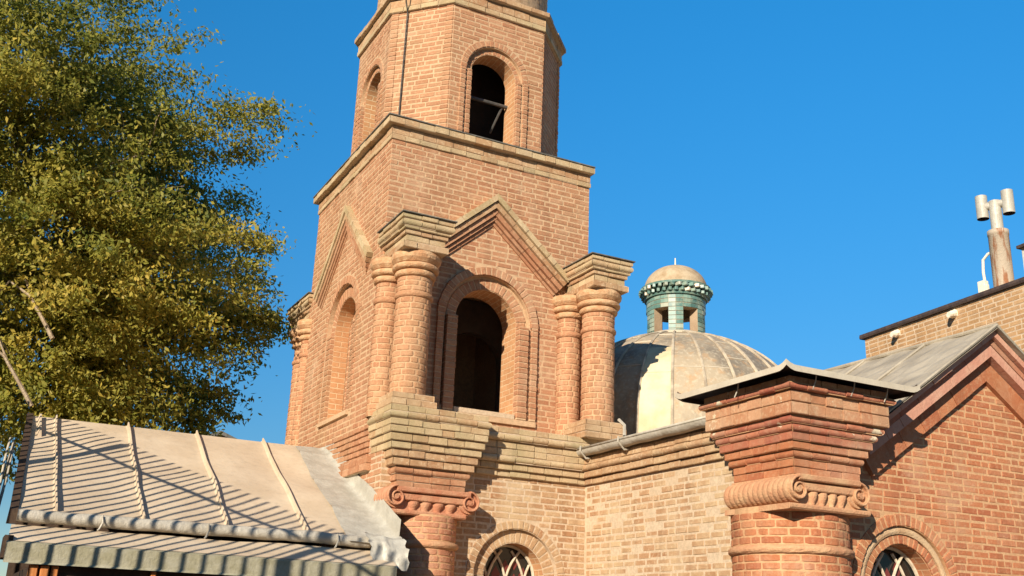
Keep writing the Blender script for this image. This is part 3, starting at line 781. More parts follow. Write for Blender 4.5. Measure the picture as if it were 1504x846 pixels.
# ---- gable wall
ax, azp = 7.72, 4.275; sl_ = .675
b = MB(); O = Vector((0, GY, 0)); gc, gz, gr, gR, gRo = 6.615, 2.015, .357, .497, .588
gp = [(5.6, 0), (10.4, 0), (10.4, 3.0), (ax, azp-.14), (5.6, 2.75)]
gp = [(5.6, 0), (10.4, 0), (10.4, azp-.14-(10.4-ax)*sl_), (ax, azp-.14), (5.6, azp-.14-(ax-5.6)*sl_)]
panel(b, O, X, -Y, gp, [arch_pts(gc, gz, gR, .9)], .05, 0)
panel(b, O+Y*.05, X, -Y, gp, [arch_pts(gc, gz, gr, .9)], .25, 0, 2)
brick_fill(b, O, X, -Y, [(5.7, 1.2), (10.3, 1.2), (10.3, azp-.2-(10.3-ax)*sl_), (ax, azp-.2), (5.7, azp-.2-(ax-5.7)*sl_)], [(gc, gz, gRo, .9)], 1, length=.168)
voussoirs(b, O, X, -Y, gc, gz, gR+.004, gRo, .010, 1, w=.055)
voussoirs(b, O, X, -Y, gc, gz, gr+.004, gr+.075, -.030, 1, w=.055)
vs = []
for k in range(33):
    a = PI*k/32
    for r_, d in ((gr+.08, .04), (gr+.08, .008), (gr+.10, .0), (gR-.02, .0), (gR-.006, .010), (gR-.006, .045)):
        vs.append((gc+r_*math.cos(a), GY+d+.012, gz+r_*math.sin(a)))
b.mesh(vs, [(k*6+j, k*6+6+j, k*6+7+j, k*6+j+1) for k in range(32) for j in range(5)], 3)
for sg in (-1, 1):
    strip_bricks(b, O, X, -Y, *sorted((gc+sg*(gR+.004), gc+sg*gRo)), .9, gz, .010)
    strip_bricks(b, O, X, -Y, *sorted((gc+sg*(gr+.004), gc+sg*(gR-.01))), .9, gz, -.02)
b.build('gable_wall', [M['mor'], M['red'], M['texr'], M['band']], church)
lattice_window(church, O, X, -Y, gc, gz, gr, .95, .20)
# ---- raking mouldings of the gable
b = MB(); th = math.atan(sl_); q = math.tan(th)
for sg in (-1, 1):
    e = X*(sg*math.cos(th)) - Z*math.sin(th); p = X*(sg*math.sin(th)) + Z*math.cos(th); L = (1.63 if sg < 0 else 2.15)/math.cos(th)
    for top, t, pr, mi in ((.0, .055, .17, 1), (.058, .05, .125, 2), (.108, .085, .12, 1), (.196, .17, .045, 3)):
        A = Vector((ax, GY, azp))
        Ls = [0] + [L*(i+random.uniform(-.1, .1))/8 for i in range(1, 8)] + [L]
        for i in range(8):
            a, d = Ls[i]+.002, Ls[i+1]-.002; o = random.uniform(-.003, .003)
            at, ab = (top*q, (top+t)*q) if i == 0 else (a, a)
            f = [A+e*at-p*(top+.002), A+e*d-p*(top+.002), A+e*d-p*(top+t-.002), A+e*ab-p*(top+t-.002)]
            f1 = [v-Y*(pr+o) for v in f]; f2 = [v+Y*.02 for v in f]
            b.mesh(f1+f2, [(0, 1, 2, 3), (4, 7, 6, 5), (0, 4, 5, 1), (1, 5, 6, 2), (2, 6, 7, 3), (3, 7, 4, 0)], mi)
b.build('gable_moulding', [M['mor'], M['pink'], M['deep'], M['red']], church)
b = MB()
for sg in (-1, 1):
    N = 24; RL = 1.42 if sg < 0 else 2.25
    vs = []
    for i in range(N+1):
        for j in range(9):
            t = j/8; x = ax+sg*RL*t; z = azp+.022-RL*t*sl_+.012*math.sin(i*1.7+j*2.1)*(1 if 0 < i else .2)
            vs.append((x, GY-.215+i*.13, z))
    b.mesh(vs, [(i*9+j, i*9+9+j, i*9+10+j, i*9+j+1) for i in range(N) for j in range(8)], 0)
    b.mesh([Vector(v)-Z*.02 for v in vs], [(i*9+j, i*9+9+j, i*9+10+j, i*9+j+1)[::-1] for i in range(N) for j in range(8)], 0)
    # folded edge and seams
    for yy in (-.215, .55, 1.3, 2.05):
        pts = [(ax+sg*RL*t, GY+yy+(.03 if yy > 0 else .012), azp+.03-RL*t*sl_) for t in (0, .25, .5, .75, 1)]
        b.tube(pts, .016, 6)
b.tube([(ax, GY-.21, azp+.03), (ax, GY+2.9, azp+.03)], .022, 8)
b.build('gable_roof', M['oldroof'], church)
# ---- corner pier
pier = MB(); pcx, pcy, pr_ = 5.665, 6.30, .44
pier.lathe(pcx, pcy, [(pr_-.003, 0), (pr_-.003, 2.56)], 128, 0)
cyl_bricks(pier, pcx, pcy, pr_, 1.3, 2.215, 1, a0=PI*.7, a1=PI*2.1); cyl_bricks(pier, pcx, pcy, pr_, 2.285, 2.52, 1, a0=PI*.7, a1=PI*2.1)
pier.lathe(pcx, pcy, ring(pr_, 2.218, 2.282, .03), 64, 2, jit=.003)
pier = pier.build('corner_pier', [M['mor'], M['red'], M['terra2']], church)
ionic_capital('capital', pier, 5.235, 6.03, 5.80, 6.56, 2.52, 2.775, .10, M['terra2'], 4, (5.25, 6.03))
b = MB()
for z0, z1, x0, x1, y0, y1, kd, mi in ((2.775, 2.835, 5.34, 5.985, 5.865, 6.55, 'F', 2), (2.835, 2.895, 5.335, 5.99, 5.86, 6.55, 'F', 2), (2.895, 2.955, 5.318, 6.015, 5.838, 6.58, 'T', 2), (2.955, 3.015, 5.298, 6.04, 5.818, 6.61, 'F', 2), (3.015, 3.077, 5.28, 6.075, 5.797, 6.64, 'F', 1),
        (3.077, 3.135, 5.262, 6.11, 5.776, 6.67, 'T', 1), (3.135, 3.195, 5.243, 6.165, 5.756, 6.71, 'T', 1), (3.195, 3.285, 5.22, 6.195, 5.73, 6.74, 'F', 3), (3.285, 3.37, 5.22, 6.195, 5.728, 6.74, 'F', 3), (3.37, 3.42, 5.175, 6.24, 5.685, 6.77, 'T', 1), (3.42, 3.475, 5.215, 6.2, 5.73, 6.75, 'F', 3)):
    course_block(b, x0, x1, y0, y1, z0, z1, kd, mi, 0)
b.build('corbel_block', [M['mor'], M['deep'], M['red'], M['redpale']], pier)
# sheet cap: flared eaves, corner turned up
b = MB(); x0, x1, y0, y1 = 5.06, 6.40, 5.585, 6.93
def hat_pt(s, t):
    """s,t in -1..1 across the cap"""
    x = (x0+x1)/2+(x1-x0)/2*s; y = (y0+y1)/2+(y1-y0)/2*t
    k = max(abs(s), abs(t)); z = 3.585 - .075*k + .034*max(0, (abs(s)+abs(t)-1.86)/.14)**2
    return Vector((x, y, z))
N = 36; vs = [hat_pt(-1+2*i/N, -1+2*j/N) for i in range(N+1) for j in range(N+1)]
b.mesh(vs, [(i*(N+1)+j, (i+1)*(N+1)+j, (i+1)*(N+1)+j+1, i*(N+1)+j+1) for i in range(N) for j in range(N)], 0)
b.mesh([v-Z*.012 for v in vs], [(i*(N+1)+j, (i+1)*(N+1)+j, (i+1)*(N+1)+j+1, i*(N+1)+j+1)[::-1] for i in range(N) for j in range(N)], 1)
loop = [(-1+2*i/N, -1) for i in range(N)]+[(1, -1+2*i/N) for i in range(N)]+[(1-2*i/N, 1) for i in range(N)]+[(-1, 1-2*i/N) for i in range(N)]
for i in range(len(loop)):
    p, q = hat_pt(*loop[i]), hat_pt(*loop[(i+1) % len(loop)])
    b.face([p, q, q-Z*.045, p-Z*.045], 0)
    ip, iq = Vector((5.73, 6.25, p.z)), Vector((5.73, 6.25, q.z))
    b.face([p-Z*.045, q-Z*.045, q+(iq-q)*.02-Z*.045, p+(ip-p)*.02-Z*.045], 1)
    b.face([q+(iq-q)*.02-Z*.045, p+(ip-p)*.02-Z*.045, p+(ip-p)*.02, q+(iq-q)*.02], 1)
b.build('cap_sheet', [M['hat'], M['darkmetal']], pier)
for x, y in ((5.4, 5.64), (5.78, 5.64), (6.12, 5.64), (5.13, 6.2)):
    b = MB(); b.tube([(x, y, 3.51), (x+.01, y+.03, 3.44), (x-.01, y+.045, 3.38)], .0045, 5); b.build('tie_wire', M['gut'], pier)
# ---- dome
DX, DY, DZ, DR = 7.63, 10.41, 3.72, 1.72
nrib = 28
def dome_r(z):
    t = (z-DZ)/1.50
    return DR*math.sqrt(max(0, 1-t*t))
b = MB(); zs_ = [3.34, 3.5] + [DZ+1.50*math.sin(PI/2*k/20*.985) for k in range(21)]
A0 = R(-128)
def dome_pt(a, z, off=0):
    r_ = (dome_r(z) if z > DZ else DR)+off
    # flat gores between ribs
    k = ((a-A0)/(2*PI/nrib)) % 1; f = math.cos(PI/nrib)/math.cos((k-.5)*2*PI/nrib)
    f = .5+.5*f
    return (DX+r_*f*math.cos(a), DY+r_*f*math.sin(a), z)
n = nrib*4
for i in range(len(zs_)-1):
    for k in range(n):
        a, a2 = A0+2*PI*k/n, A0+2*PI*(k+1)/n
        b.face([dome_pt(a, zs_[i]), dome_pt(a2-1e-6, zs_[i]), dome_pt(a2-1e-6, zs_[i+1]), dome_pt(a, zs_[i+1])], 1 if (k//4 in (27, 11) and zs_[i+1] < 4.78) else 0)
dome = b.build('dome', [M['dome'], M['dome2']], church)
b = MB()
for k in range(nrib):
    a = A0+2*PI*k/nrib
    b.tube([dome_pt(a+1e-4, z, .006) for z in zs_[:-1]], .020, 6, r1=.016)
b.build('rib', M['rib'], dome)
for z in (4.55, 5.0):
    for k in range(nrib):
        if random.random() < .75:
            dz = random.uniform(-.15, .12); b = MB(); b.tube([dome_pt(A0+2*PI*(k+t)/nrib, z+dz, .003) for t in (.02, .5, .98)], .007, 5); b.build('cross_seam', M['hat'], dome)
# lantern on the dome
LR = .37; z0, z1 = 5.185, 5.69
b = MB()
nw = 6; A1 = R(-126.3+30)
wwin = .20
def lt(r_, a, z): return Vector((DX+r_*math.cos(a), DY+r_*math.sin(a), z))
wa = wwin/LR
rows = 9; ph = (z1-z0)/rows
for k in range(nw):
    c = A1+2*PI*k/nw
    w0, w1 = c-wa/2*1.02, c+wa/2*1.02
    nxt = A1+2*PI*(k+1)/nw-wa/2*1.02
    has = k % 2 == 0 or True
    # solid pier between windows with jambs
    for a_s, a_e, za, zb in ((w1, nxt, z0, z1), (w0, w1, z0, z0+.04), (w0, w1, z0+.34, z1)):
        ns = 4
        for j in range(ns):
            a, a2 = a_s+(a_e-a_s)*j/ns, a_s+(a_e-a_s)*(j+1)/ns
            b.face([lt(LR, a, za), lt(LR, a2, za), lt(LR, a2, zb), lt(LR, a, zb)], 0)
            b.face([lt(LR-.13, a, za), lt(LR-.13, a, zb), lt(LR-.13, a2, zb), lt(LR-.13, a2, za)], 1)
            b.face([lt(LR-.13, a, zb), lt(LR, a, zb), lt(LR, a2, zb), lt(LR-.13, a2, zb)], 1)
            b.face([lt(LR-.13, a, za), lt(LR, a, za), lt(LR, a2, za), lt(LR-.13, a2, za)], 1)
        for a in (a_s, a_e): b.face([lt(LR-.13, a, za), lt(LR, a, za), lt(LR, a, zb), lt(LR-.13, a, zb)], 1)
    # glazed brick tiles
    for r_i in range(rows):
        za, zb = z0+r_i*ph+.004, z0+(r_i+1)*ph-.004
        spans = [(w1, nxt)]
        if zb < z0+.05 or za > z0+.33: spans.append((w0, w1))
        for s, e in spans:
            nb = max(1, round((e-s)*LR/.09))
            for j in range(nb):
                a, a2 = s+(e-s)*j/nb+.006, s+(e-s)*(j+1)/nb-.006; ro = LR+.006+random.uniform(-.002, .002)
                vs = [lt(rr, q, z) for rr in (LR-.004, ro) for q in (a, (a+a2)/2, a2) for z in (za, zb)]
                b.mesh(vs, [(6, 8, 9, 7), (8, 10, 11, 9), (0, 6, 7, 1), (10, 4, 5, 11), (1, 7, 9, 3), (3, 9, 11, 5), (0, 2, 8, 6), (2, 4, 10, 8)], 2)
lan = b.build('lantern_drum', [M['plaster'], M['sand'] if 'sand' in M else M['plaster'], M['tile']], dome)
b = MB()
b.lathe(DX, DY, [(LR-.1, z1), (LR+.03, z1+.0), (LR+.035, z1+.03), (LR+.02, z1+.035)], 48, 0)
for lay, (zz, rr) in enumerate(((z1+.03, LR+.03), (z1+.085, LR+.06))):
    nb = 34
    for k in range(nb):
        a = 2*PI*(k+.5*lay)/nb; cpt = lt(rr, a, zz+.024)
        rd = Vector((math.cos(a+.6), math.sin(a+.6), 0)); tg = Vector((-rd.y, rd.x, 0))
        b.cbox(cpt, rd, tg, Z, .043, .019, .022, .004, 0 if (k*7+lay) % 8 else 1)
b.lathe(DX, DY, [(LR-.02, z1+.03), (LR-.0, z1+.138), (LR+.073, z1+.133), (LR+.077, z1+.16), (LR-.05, z1+.163)], 48, 0)
b.build('lantern_cornice', [M['tile'], M['white']], dome)
b = MB(); zc = z1+.16
b.lathe(DX, DY, [((LR+.03)*math.cos(PI/2*k/14)+.001, zc+.32*math.sin(PI/2*k/14)) for k in range(15)], 48, 0)
b.build('lantern_cap', M['capdome'], dome, True)
b = MB(); b.tube([(DX, DY, zc+.31), (DX, DY, zc+.44)], .011, 8, r1=.008); b.build('finial', M['white'], dome)
b = MB(); b.lathe(DX, DY, [(LR+.05, 5.14), (LR+.06, 5.195), (LR+.008, 5.22)], 48, 0); b.build('lantern_base', M['hat'], dome)

# ================================================================== porch
porch = thing('entrance_porch', 'low porch with a dusty beige standing-seam sheet roof leaning on the brick tower', 'porch', (1.8, 9.4, 0))
RY0, RZ0, RY1, RZ1 = 8.38, 2.28, 10.72, 3.365
rs = (RZ1-RZ0)/(RY1-RY0)
from mathutils import noise as mnoise
def roof_xl(y): return .36+.075*(y-RY0)/(RY1-RY0)
def roof_z(x, y):
    n1 = mnoise.noise(Vector((x*1.3, y*1.3, 3.1)))*.034 + mnoise.noise(Vector((x*3.2, y*2.2, 7.7)))*.009
    k = min(1, (RY1-y)/.25+.15)
    return RZ0+rs*(y-RY0)+n1*k
b = MB(); NX, NY = 130, 80; vs = []
for i in range(NX+1):
    for j in range(NY+1):
        y = RY0+(RY1-RY0)*j/NY; xl = roof_xl(y); x = xl+(3.24-xl)*i/NX; vs.append((x, y, roof_z(x, y)))
b.mesh(vs, [(i*(NY+1)+j, (i+1)*(NY+1)+j, (i+1)*(NY+1)+j+1, i*(NY+1)+j+1) for i in range(NX) for j in range(NY)], 0)
b.mesh([(x, y, z-.03) for x, y, z in vs], [(i*(NY+1)+j, i*(NY+1)+j+1, (i+1)*(NY+1)+j+1, (i+1)*(NY+1)+j) for i in range(NX) for j in range(NY)], 0)
# rear slope
b.face([(.44, RY1, RZ1-.002), (3.24, RY1, RZ1-.002), (3.24, 12.6, 2.5), (.44, 12.6, 2.5)], 0)
roof = b.build('sheet_roof', M['sheet'], porch, True)
for xt, xb, fr in ((.639, .611, 1), (1.286, 1.237, 1), (1.946, 1.863, 1), (2.623, 2.503, 1)):
    b = MB(); vs = []; N = 60
    for i in range(N+1):
        t = i/N; y = RY0+.03+(RY1-RY0-.03)*t; x = xb+(xt-xb)*t+.014*mnoise.noise(Vector((y*2, xt*5, 4)))
        z = roof_z(x, y); h = .044+.006*mnoise.noise(Vector((y*2.5, x, 0)))
        vs += [(x-.022, y, z+.001), (x-.009, y, z+.008), (x-.007, y, z+h*.9), (x+.004, y, z+h*.9+.003), (x+.006, y, z+.005), (x+.012, y, z+.001)]
    b.mesh(vs, [(i*6+j, i*6+6+j, i*6+7+j, i*6+j+1) for i in range(N) for j in range(5)]+[(0, 1, 2, 3, 4, 5)], 0)
    b.build('standing_seam', M['sheet'], roof)
b = MB(); vs = []
for i in range(9):
    t = i/8; y = RY1-.05-.5*t; x = .50; z = roof_z(x, y)
    vs += [(x-.02, y, z), (x-.008, y, z+.045), (x+.008, y, z+.045), (x+.014, y, z)]
b.mesh(vs, [(i*4+j, i*4+4+j, i*4+5+j, i*4+j+1) for i in range(8) for j in range(3)]+[(32, 33, 34, 35)], 0); b.build('short_seam', M['sheet'], roof)
# gutter roll
b = MB(); vs = []; N = 120
for i in range(N+1):
    x = .355+(3.02-.355)*i/N; n_ = 16
    dz = .012*mnoise.noise(Vector((x*2.2, 0, 1)))+.004*mnoise.noise(Vector((x*9, 0, 1)))
    for k in range(n_):
        a = 2*PI*k/n_; rr = .044+.006*mnoise.noise(Vector((x*5, math.cos(a)*1.2, math.sin(a)*1.2)))
        vs.append((x, RY0-.02+rr*math.cos(a), 2.262+dz+rr*math.sin(a)*1.05))
b.mesh(vs, [(i*16+k, i*16+(k+1) % 16, i*16+16+(k+1) % 16, i*16+16+k) for i in range(N) for k in range(16)]+[tuple(range(16)), tuple(range(N*16, N*16+16))], 0)
b.build('gutter_roll', M['gut'], porch, True)
for x in (.92, 1.69, 2.72):
    b = MB(); b.tube([(x, RY0-.07, 2.30), (x+.01, RY0-.08, 2.25), (x-.01, RY0-.085, 2.20), (x-.02, RY0-.09, 2.19)], .007, 6); b.build('gutter_strap', M['gut'], porch)
# lower skirt and fascia
b = MB(); vs = []; N = 90; NJ = 14
for i in range(N+1):
    for j in range(NJ+1):
        y = 8.02+(RY0-.02-8.02)*j/NJ; x = .31+.02*j/NJ+(3.14-.31)*i/N
        vs.append((x, y, 2.065+.38*(y-8.02)+.014*mnoise.noise(Vector((x*1.6, y*2, 5)))*min(1, j/4)))
b.mesh(vs, [(i*(NJ+1)+j, (i+1)*(NJ+1)+j, (i+1)*(NJ+1)+j+1, i*(NJ+1)+j+1) for i in range(N) for j in range(NJ)], 0)
b.mesh([(x, y, z-.02) for x, y, z in vs], [(i*(NJ+1)+j, i*(NJ+1)+j+1, (i+1)*(NJ+1)+j+1, (i+1)*(NJ+1)+j) for i in range(N) for j in range(NJ)], 0)
b.build('eave_skirt', M['sheet'], porch, True)
b = MB(); vs = []
for i in range(N+1):
    x = .305+(3.125-.305)*i/N; w_ = .004*mnoise.noise(Vector((x*3, 2, 2)))
    vs += [(x, 8.012, 2.062), (x, 7.985+w_, 2.05), (x, 7.98+w_, 1.935), (x, 7.965+w_*2, 1.918), (x, 8.01, 1.93), (x, 8.02, 2.05)]
b.mesh(vs, [(i*6+j, i*6+6+j, i*6+7+j, i*6+j+1) for i in range(N) for j in range(5)]+[(0, 1, 2, 3, 4, 5), tuple(range(N*6, N*6+6))], 0)
b.build('fascia', M['fascia'], porch)
# flashing against the tower
b = MB(); vs = []; N = 70; NJ = 14
for i in range(N+1):
    t = i/N; y = 8.30+(10.66-8.30)*t
    for j in range(NJ+1):
        s = j/NJ
        wd = .46-.14*t
        x = 3.262-.012*0 - wd*(1-s) if s < .6 else 3.262-wd*.4*(1-s)/.4*1.0
        x = 3.255-wd*max(0, (1-s/.65))*.9 - .02*(1-s)
        xz = roof_z(min(x, 3.2), max(y, RY0))-max(0, RY0-y)*rs
        up_ = (max(0, s-.55)/.45)**1.3*(.19-.05*t)
        z = xz+.014+up_+.014*mnoise.noise(Vector((x*4, y*4, 9)))+.006*mnoise.noise(Vector((x*11, y*11, 2)))
        for yc in (8.95, 9.72, 10.42):
            z += .016*math.exp(-((y-yc+.1*s)/.035)**2)
        vs.append((x, y, z))
b.mesh(vs, [(i*(NJ+1)+j, i*(NJ+1)+j+1, (i+1)*(NJ+1)+j+1, (i+1)*(NJ+1)+j) for i in range(N) for j in range(NJ)], 0)
# the crumpled lower end
vs = []
for i in range(15):
    for j in range(13):
        t, s = i/14, j/12; a = PI*.9*s
        x = 2.96+.30*t+.01*math.sin(j*2); y = 8.36-.22*math.sin(a*.6)-.05*t; z = 2.33-.02*t-.24*(1-math.cos(a*.75))*.75
        d = .022*mnoise.noise(Vector((x*9, s*5, 1))) + .018*mnoise.noise(Vector((t*6, s*2, 8)))
        vs.append((x, y-d, z+d))
b.mesh(vs, [(i*13+j, i*13+j+1, i*13+14+j, i*13+13+j) for i in range(14) for j in range(12)], 0)
b.build('flashing', M['galv'], porch, True)
# left rake board, walls, posts
b = MB(); b.prism(Vector((.33, 0, 0)), Y, -X, Z, 0, 1, [(0, 0), (0, .001), (.001, .001)], 0)
b = MB(); b.mesh([(.30, 8.35, 2.20), (.355, 8.35, 2.20), (.355, 8.35, 2.30), (.30, 8.35, 2.30), (.385, 10.74, 3.26), (.44, 10.74, 3.26), (.44, 10.74, 3.39), (.385, 10.74, 3.39)], [(0, 1, 2, 3), (4, 7, 6, 5), (0, 4, 5, 1), (1, 5, 6, 2), (2, 6, 7, 3), (3, 7, 4, 0)], 0)
b.box(.29, .345, 8.02, 8.36, 1.95, 2.10, 0)
b.build('rake_board', M['darkwood'], porch)
b = MB(); b.box(.5, 3.2, 8.06, 8.14, 1.80, 1.93, 0); b.box(.5, .62, 8.15, 10.49, 0, 1.92, 0); b.box(.45, 3.26, 10.5, 10.6, 0, 3.2, 0); b.box(.63, 3.24, 8.15, 10.49, 1.93, 1.99, 0)
b.build('porch_frame', M['darkwood'], porch)
for x0, x1 in ((.47, .53), (.545, .60), (.615, .66)):
    b = MB(); b.cbox(Vector(((x0+x1)/2, 8.03, .96)), X, Y, Z, (x1-x0)/2, .025, .955, .006, 0); b.build('post', M['wood'], porch)
b = MB(); b.cbox(Vector((1.29, 8.03, .96)), X, Y, Z, .018, .025, .955, .005, 0); b.build('post', M['wood'], porch)

# cables by the left edge of the porch
cab = thing('cable_bundle', 'thin pale cables hanging down past the left edge of the sheet roof', 'cables', (.25, 8.5, 0))
b = MB()
for k, r_ in ((0, .012), (1, .008), (2, .009)):
    pts = []
    for i in range(16):
        t = i/15; y = 10.2-2.0*t; z = 3.02-1.45*t-.10*math.sin(PI*t)
        pts.append((.30-.012*k+.01*math.sin(t*9+k*2)-.04*math.sin(PI*t)-.02*t, y, z+.02*k))
    pts += [(.20, 8.05, 1.0), (.2, 8.05, 0)]
    b.tube(pts, r_, 6)
b.build('cable', M['hat'], cab)

# ================================================================== iron fence that throws the stripes on the roof
fence = thing('iron_fence', 'tall iron picket fence on a brick wall left of the porch', 'fence', (-.65, 7.0, 0))
def fxy(y): return -.55-.0433*(y-5.53)
b = MB(); b.mesh([(fxy(y)+dx, y, z) for y in (3.0, 10.4) for dx in (-.12, .12) for z in (0, 2.15)], [(0, 1, 3, 2), (4, 6, 7, 5), (0, 4, 5, 1), (2, 3, 7, 6), (0, 2, 6, 4), (1, 5, 7, 3)], 0); b.build('base_wall', M['texr'], fence)
b = MB(); y = 3.1
while y < 10.3:
    b.tube([(fxy(y), y, 2.15), (fxy(y), y, 4.15+.004*math.sin(y*31))], .0145, 6); y += .118
b.build('picket', M['iron'], fence)
b = MB()
for z in (3.84, 2.22): b.tube([(fxy(3.0), 3.0, z), (fxy(10.4), 10.4, z)], .019, 6)
b.build('rail', M['iron'], fence)
for y in (3.05, 5.7, 8.52, 10.3):
    b = MB(); b.box(fxy(y)-.03, fxy(y)+.03, y-.03, y+.03, 2.15, 4.12); b.build('post', M['iron'], fence)

# ================================================================== neighbour, flue and the rest
nb = thing('brick_house', 'plain yellowish brick building with dark parapet coping behind the church gable', 'building', (14.5, 9, 0))
pA, pB = Vector((13.042, 12.451, 0)), Vector((12.699, 9.109, 0)); dN = (pB-pA).normalized(); nN = Vector((dN.y, -dN.x, 0))
if nN.x > 0: nN = -nN
LN = 7.0
b = MB(); panel(b, pA, dN, nN, [(0, 0), (LN, 0), (LN, 6.56), (0, 6.56)], [], .3, 0)
Ov = -nN
b.mesh([pA+Ov*.31, pA+Ov*6, pA+Ov*6+dN*LN, pA+Ov*.31+dN*LN]+[p+Z*6.5 for p in (pA+Ov*.31, pA+Ov*6, pA+Ov*6+dN*LN, pA+Ov*.31+dN*LN)], [(0, 1, 5, 4), (1, 2, 6, 5), (2, 3, 7, 6), (3, 0, 4, 7), (4, 5, 6, 7)], 2)
brick_fill(b, pA, dN, nN, [(0, 4.4), (5.5, 4.4), (5.5, 6.53), (0, 6.53)], [], 1, pitch=.072, length=.2, gap=.015)
w = b.build('house_wall', [M['mop'], M['yel'], M['tex']], nb)
b = MB(); b.prism(pA+Z*6.54, dN, nN, Z, -.07, LN, [(-.05, 0), (-.06, .03), (-.05, .075), (.3, .085), (.3, 0)], 0); b.build('coping', M['darkmetal'], nb)
for L_ in (.78, 2.02):
    b = MB(); c0 = pA+dN*L_+Z*6.45
    vs = []
    for i in range(7):
        t = i/6
        for k in range(10):
            a = 2*PI*k/10; rr = (.075-.03*t)*(1+.25*mnoise.noise(Vector((k*1.3, i*.9, L_))))
            vs.append(c0+nN*(.16*t-.01)+dN*(rr*math.cos(a)+.03*t)+Z*(rr*math.sin(a)-.05*t))
    b.mesh(vs, [(i*10+k, i*10+(k+1) % 10, i*10+10+(k+1) % 10, i*10+10+k) for i in range(6) for k in range(10)]+[tuple(range(60, 70))], 0)
    b.build('beam_end', M['white'], nb)
# flue
fl = thing('flue_pipe', 'rusty flue pipe with a twin galvanised cowl standing on the flat brick roof', 'flue', (13.5, 10.04, 6.5))
fx, fy = 13.5, 10.03
b = MB(); b.lathe(fx, fy, [(.15, 6.5), (.15, 7.72), (.157, 7.725), (.157, 7.80), (.145, 7.80), (.09, 7.79)], 32, 0); b.build('pipe', M['rust'], fl, True)
b = MB(); b.tube([(fx, fy, 7.70), (fx, fy, 8.30)], .09, 20)
wd_ = Vector((.35, -.94, 0)).normalized()
cpt = Vector((fx, fy, 8.24)); b.tube([cpt-wd_*.19, cpt+wd_*.19], .065, 20)
for sg in (-1, 1):
    c = cpt+wd_*(.195*sg); n_ = 24
    vs = [(c.x+.09*math.cos(2*PI*k/n_), c.y+.09*math.sin(2*PI*k/n_), c.z+dz) for dz in (-.19, .19) for k in range(n_)]
    b.mesh(vs, [(k, (k+1) % n_, n_+(k+1) % n_, n_+k) for k in range(n_)]+[tuple(range(n_, 2*n_))], 0)
    vs = [(c.x+.085*math.cos(2*PI*k/n_), c.y+.085*math.sin(2*PI*k/n_), c.z+dz) for dz in (-.19, .1) for k in range(n_)]
    b.mesh(vs, [(k, n_+k, n_+(k+1) % n_, (k+1) % n_) for k in range(n_)]+[tuple(range(n_, 2*n_))], 1)
b.build('twin_cowl', [M['galv2'] if 'galv2' in M else M['galv'], M['darkmetal']], fl)
bx = thing('junction_box', 'small white box with a bent conduit beside the rusty flue', 'electrical box', (13.45, 10.38, 6.6))
b = MB(); b.cbox(Vector((13.45, 10.36, 6.84)), X, Y, Z, .05, .065, .22, .008, 0); b.cbox(Vector((13.42, 10.27, 6.80)), X, Y, Z, .03, .022, .18, .006, 0); b.build('case', M['white'], bx)
b = MB(); b.tube([(13.45, 10.32, 7.05), (13.45, 10.33, 7.2), (13.46, 10.32, 7.4), (13.48, 10.24, 7.48), (13.5, 10.18, 7.5)], .022, 8); b.build('conduit', M['white'], bx)
shd = thing('roof_shed', 'grey corrugated sheet roof shed at the right edge behind the flue', 'shed', (15.2, 9.3, 6.5))
b = MB(); vs = []; N = 60; s0 = Vector((14.6, 10.45, 6.45)); ds = Vector((-.1, -1, 0)).normalized()
for i in range(N+1):
    p = s0+ds*(3.0*i/N); o = .02*math.sin(i*PI*.5)
    vs += [p+Vector((o, 0, 0)), p+Vector((o, 0, 1.42))]
b.mesh(vs, [(2*i, 2*i+2, 2*i+3, 2*i+1) for i in range(N)], 0)
q = s0+Vector((1.6, .2, 0)); e_ = s0+ds*3; q2 = e_+Vector((1.6, .2, 0))
for a, c in ((s0, q), (q, q2), (q2, e_)): b.face([a, c, c+Z*1.42, a+Z*1.42], 0)
b.build('corrugated_wall', M['galv'], shd)
b = MB(); b.prism(s0+Z*1.42, ds, Vector((-1, .1, 0)).normalized(), Z, -.05, 3.05, [(-.06, 0), (-.06, .05), (1.7, .08), (1.7, 0)], 0); b.build('shed_roof', M['darkmetal'], shd)
# far house behind the porch
fh = thing('tiled_house', 'distant house with a low dark gable roof peeping over the sheet roof ridge', 'house', (6.2, 32, 0))
b = MB(); b.box(5.3, 7.2, 30.2, 35, 0, 6.4, 0); b.build('house_wall', M['texr'], fh)
b = MB(); b.mesh([(5.45, 30, 6.44), (6.13, 30, 6.73), (7.1, 30, 6.36), (5.45, 35, 6.44), (6.13, 35, 6.73), (7.1, 35, 6.36), (5.45, 30, 6.36), (6.13, 30, 6.62), (7.1, 30, 6.28), (5.45, 35, 6.36), (6.13, 35, 6.62), (7.1, 35, 6.28)],
    [(0, 1, 4, 3), (1, 2, 5, 4), (6, 9, 10, 7), (7, 10, 11, 8), (0, 6, 7, 1), (1, 7, 8, 2), (3, 4, 10, 9), (4, 5, 11, 10), (0, 3, 9, 6), (2, 8, 11, 5)], 0); b.build('house_roof', M['capmetal'], fh)

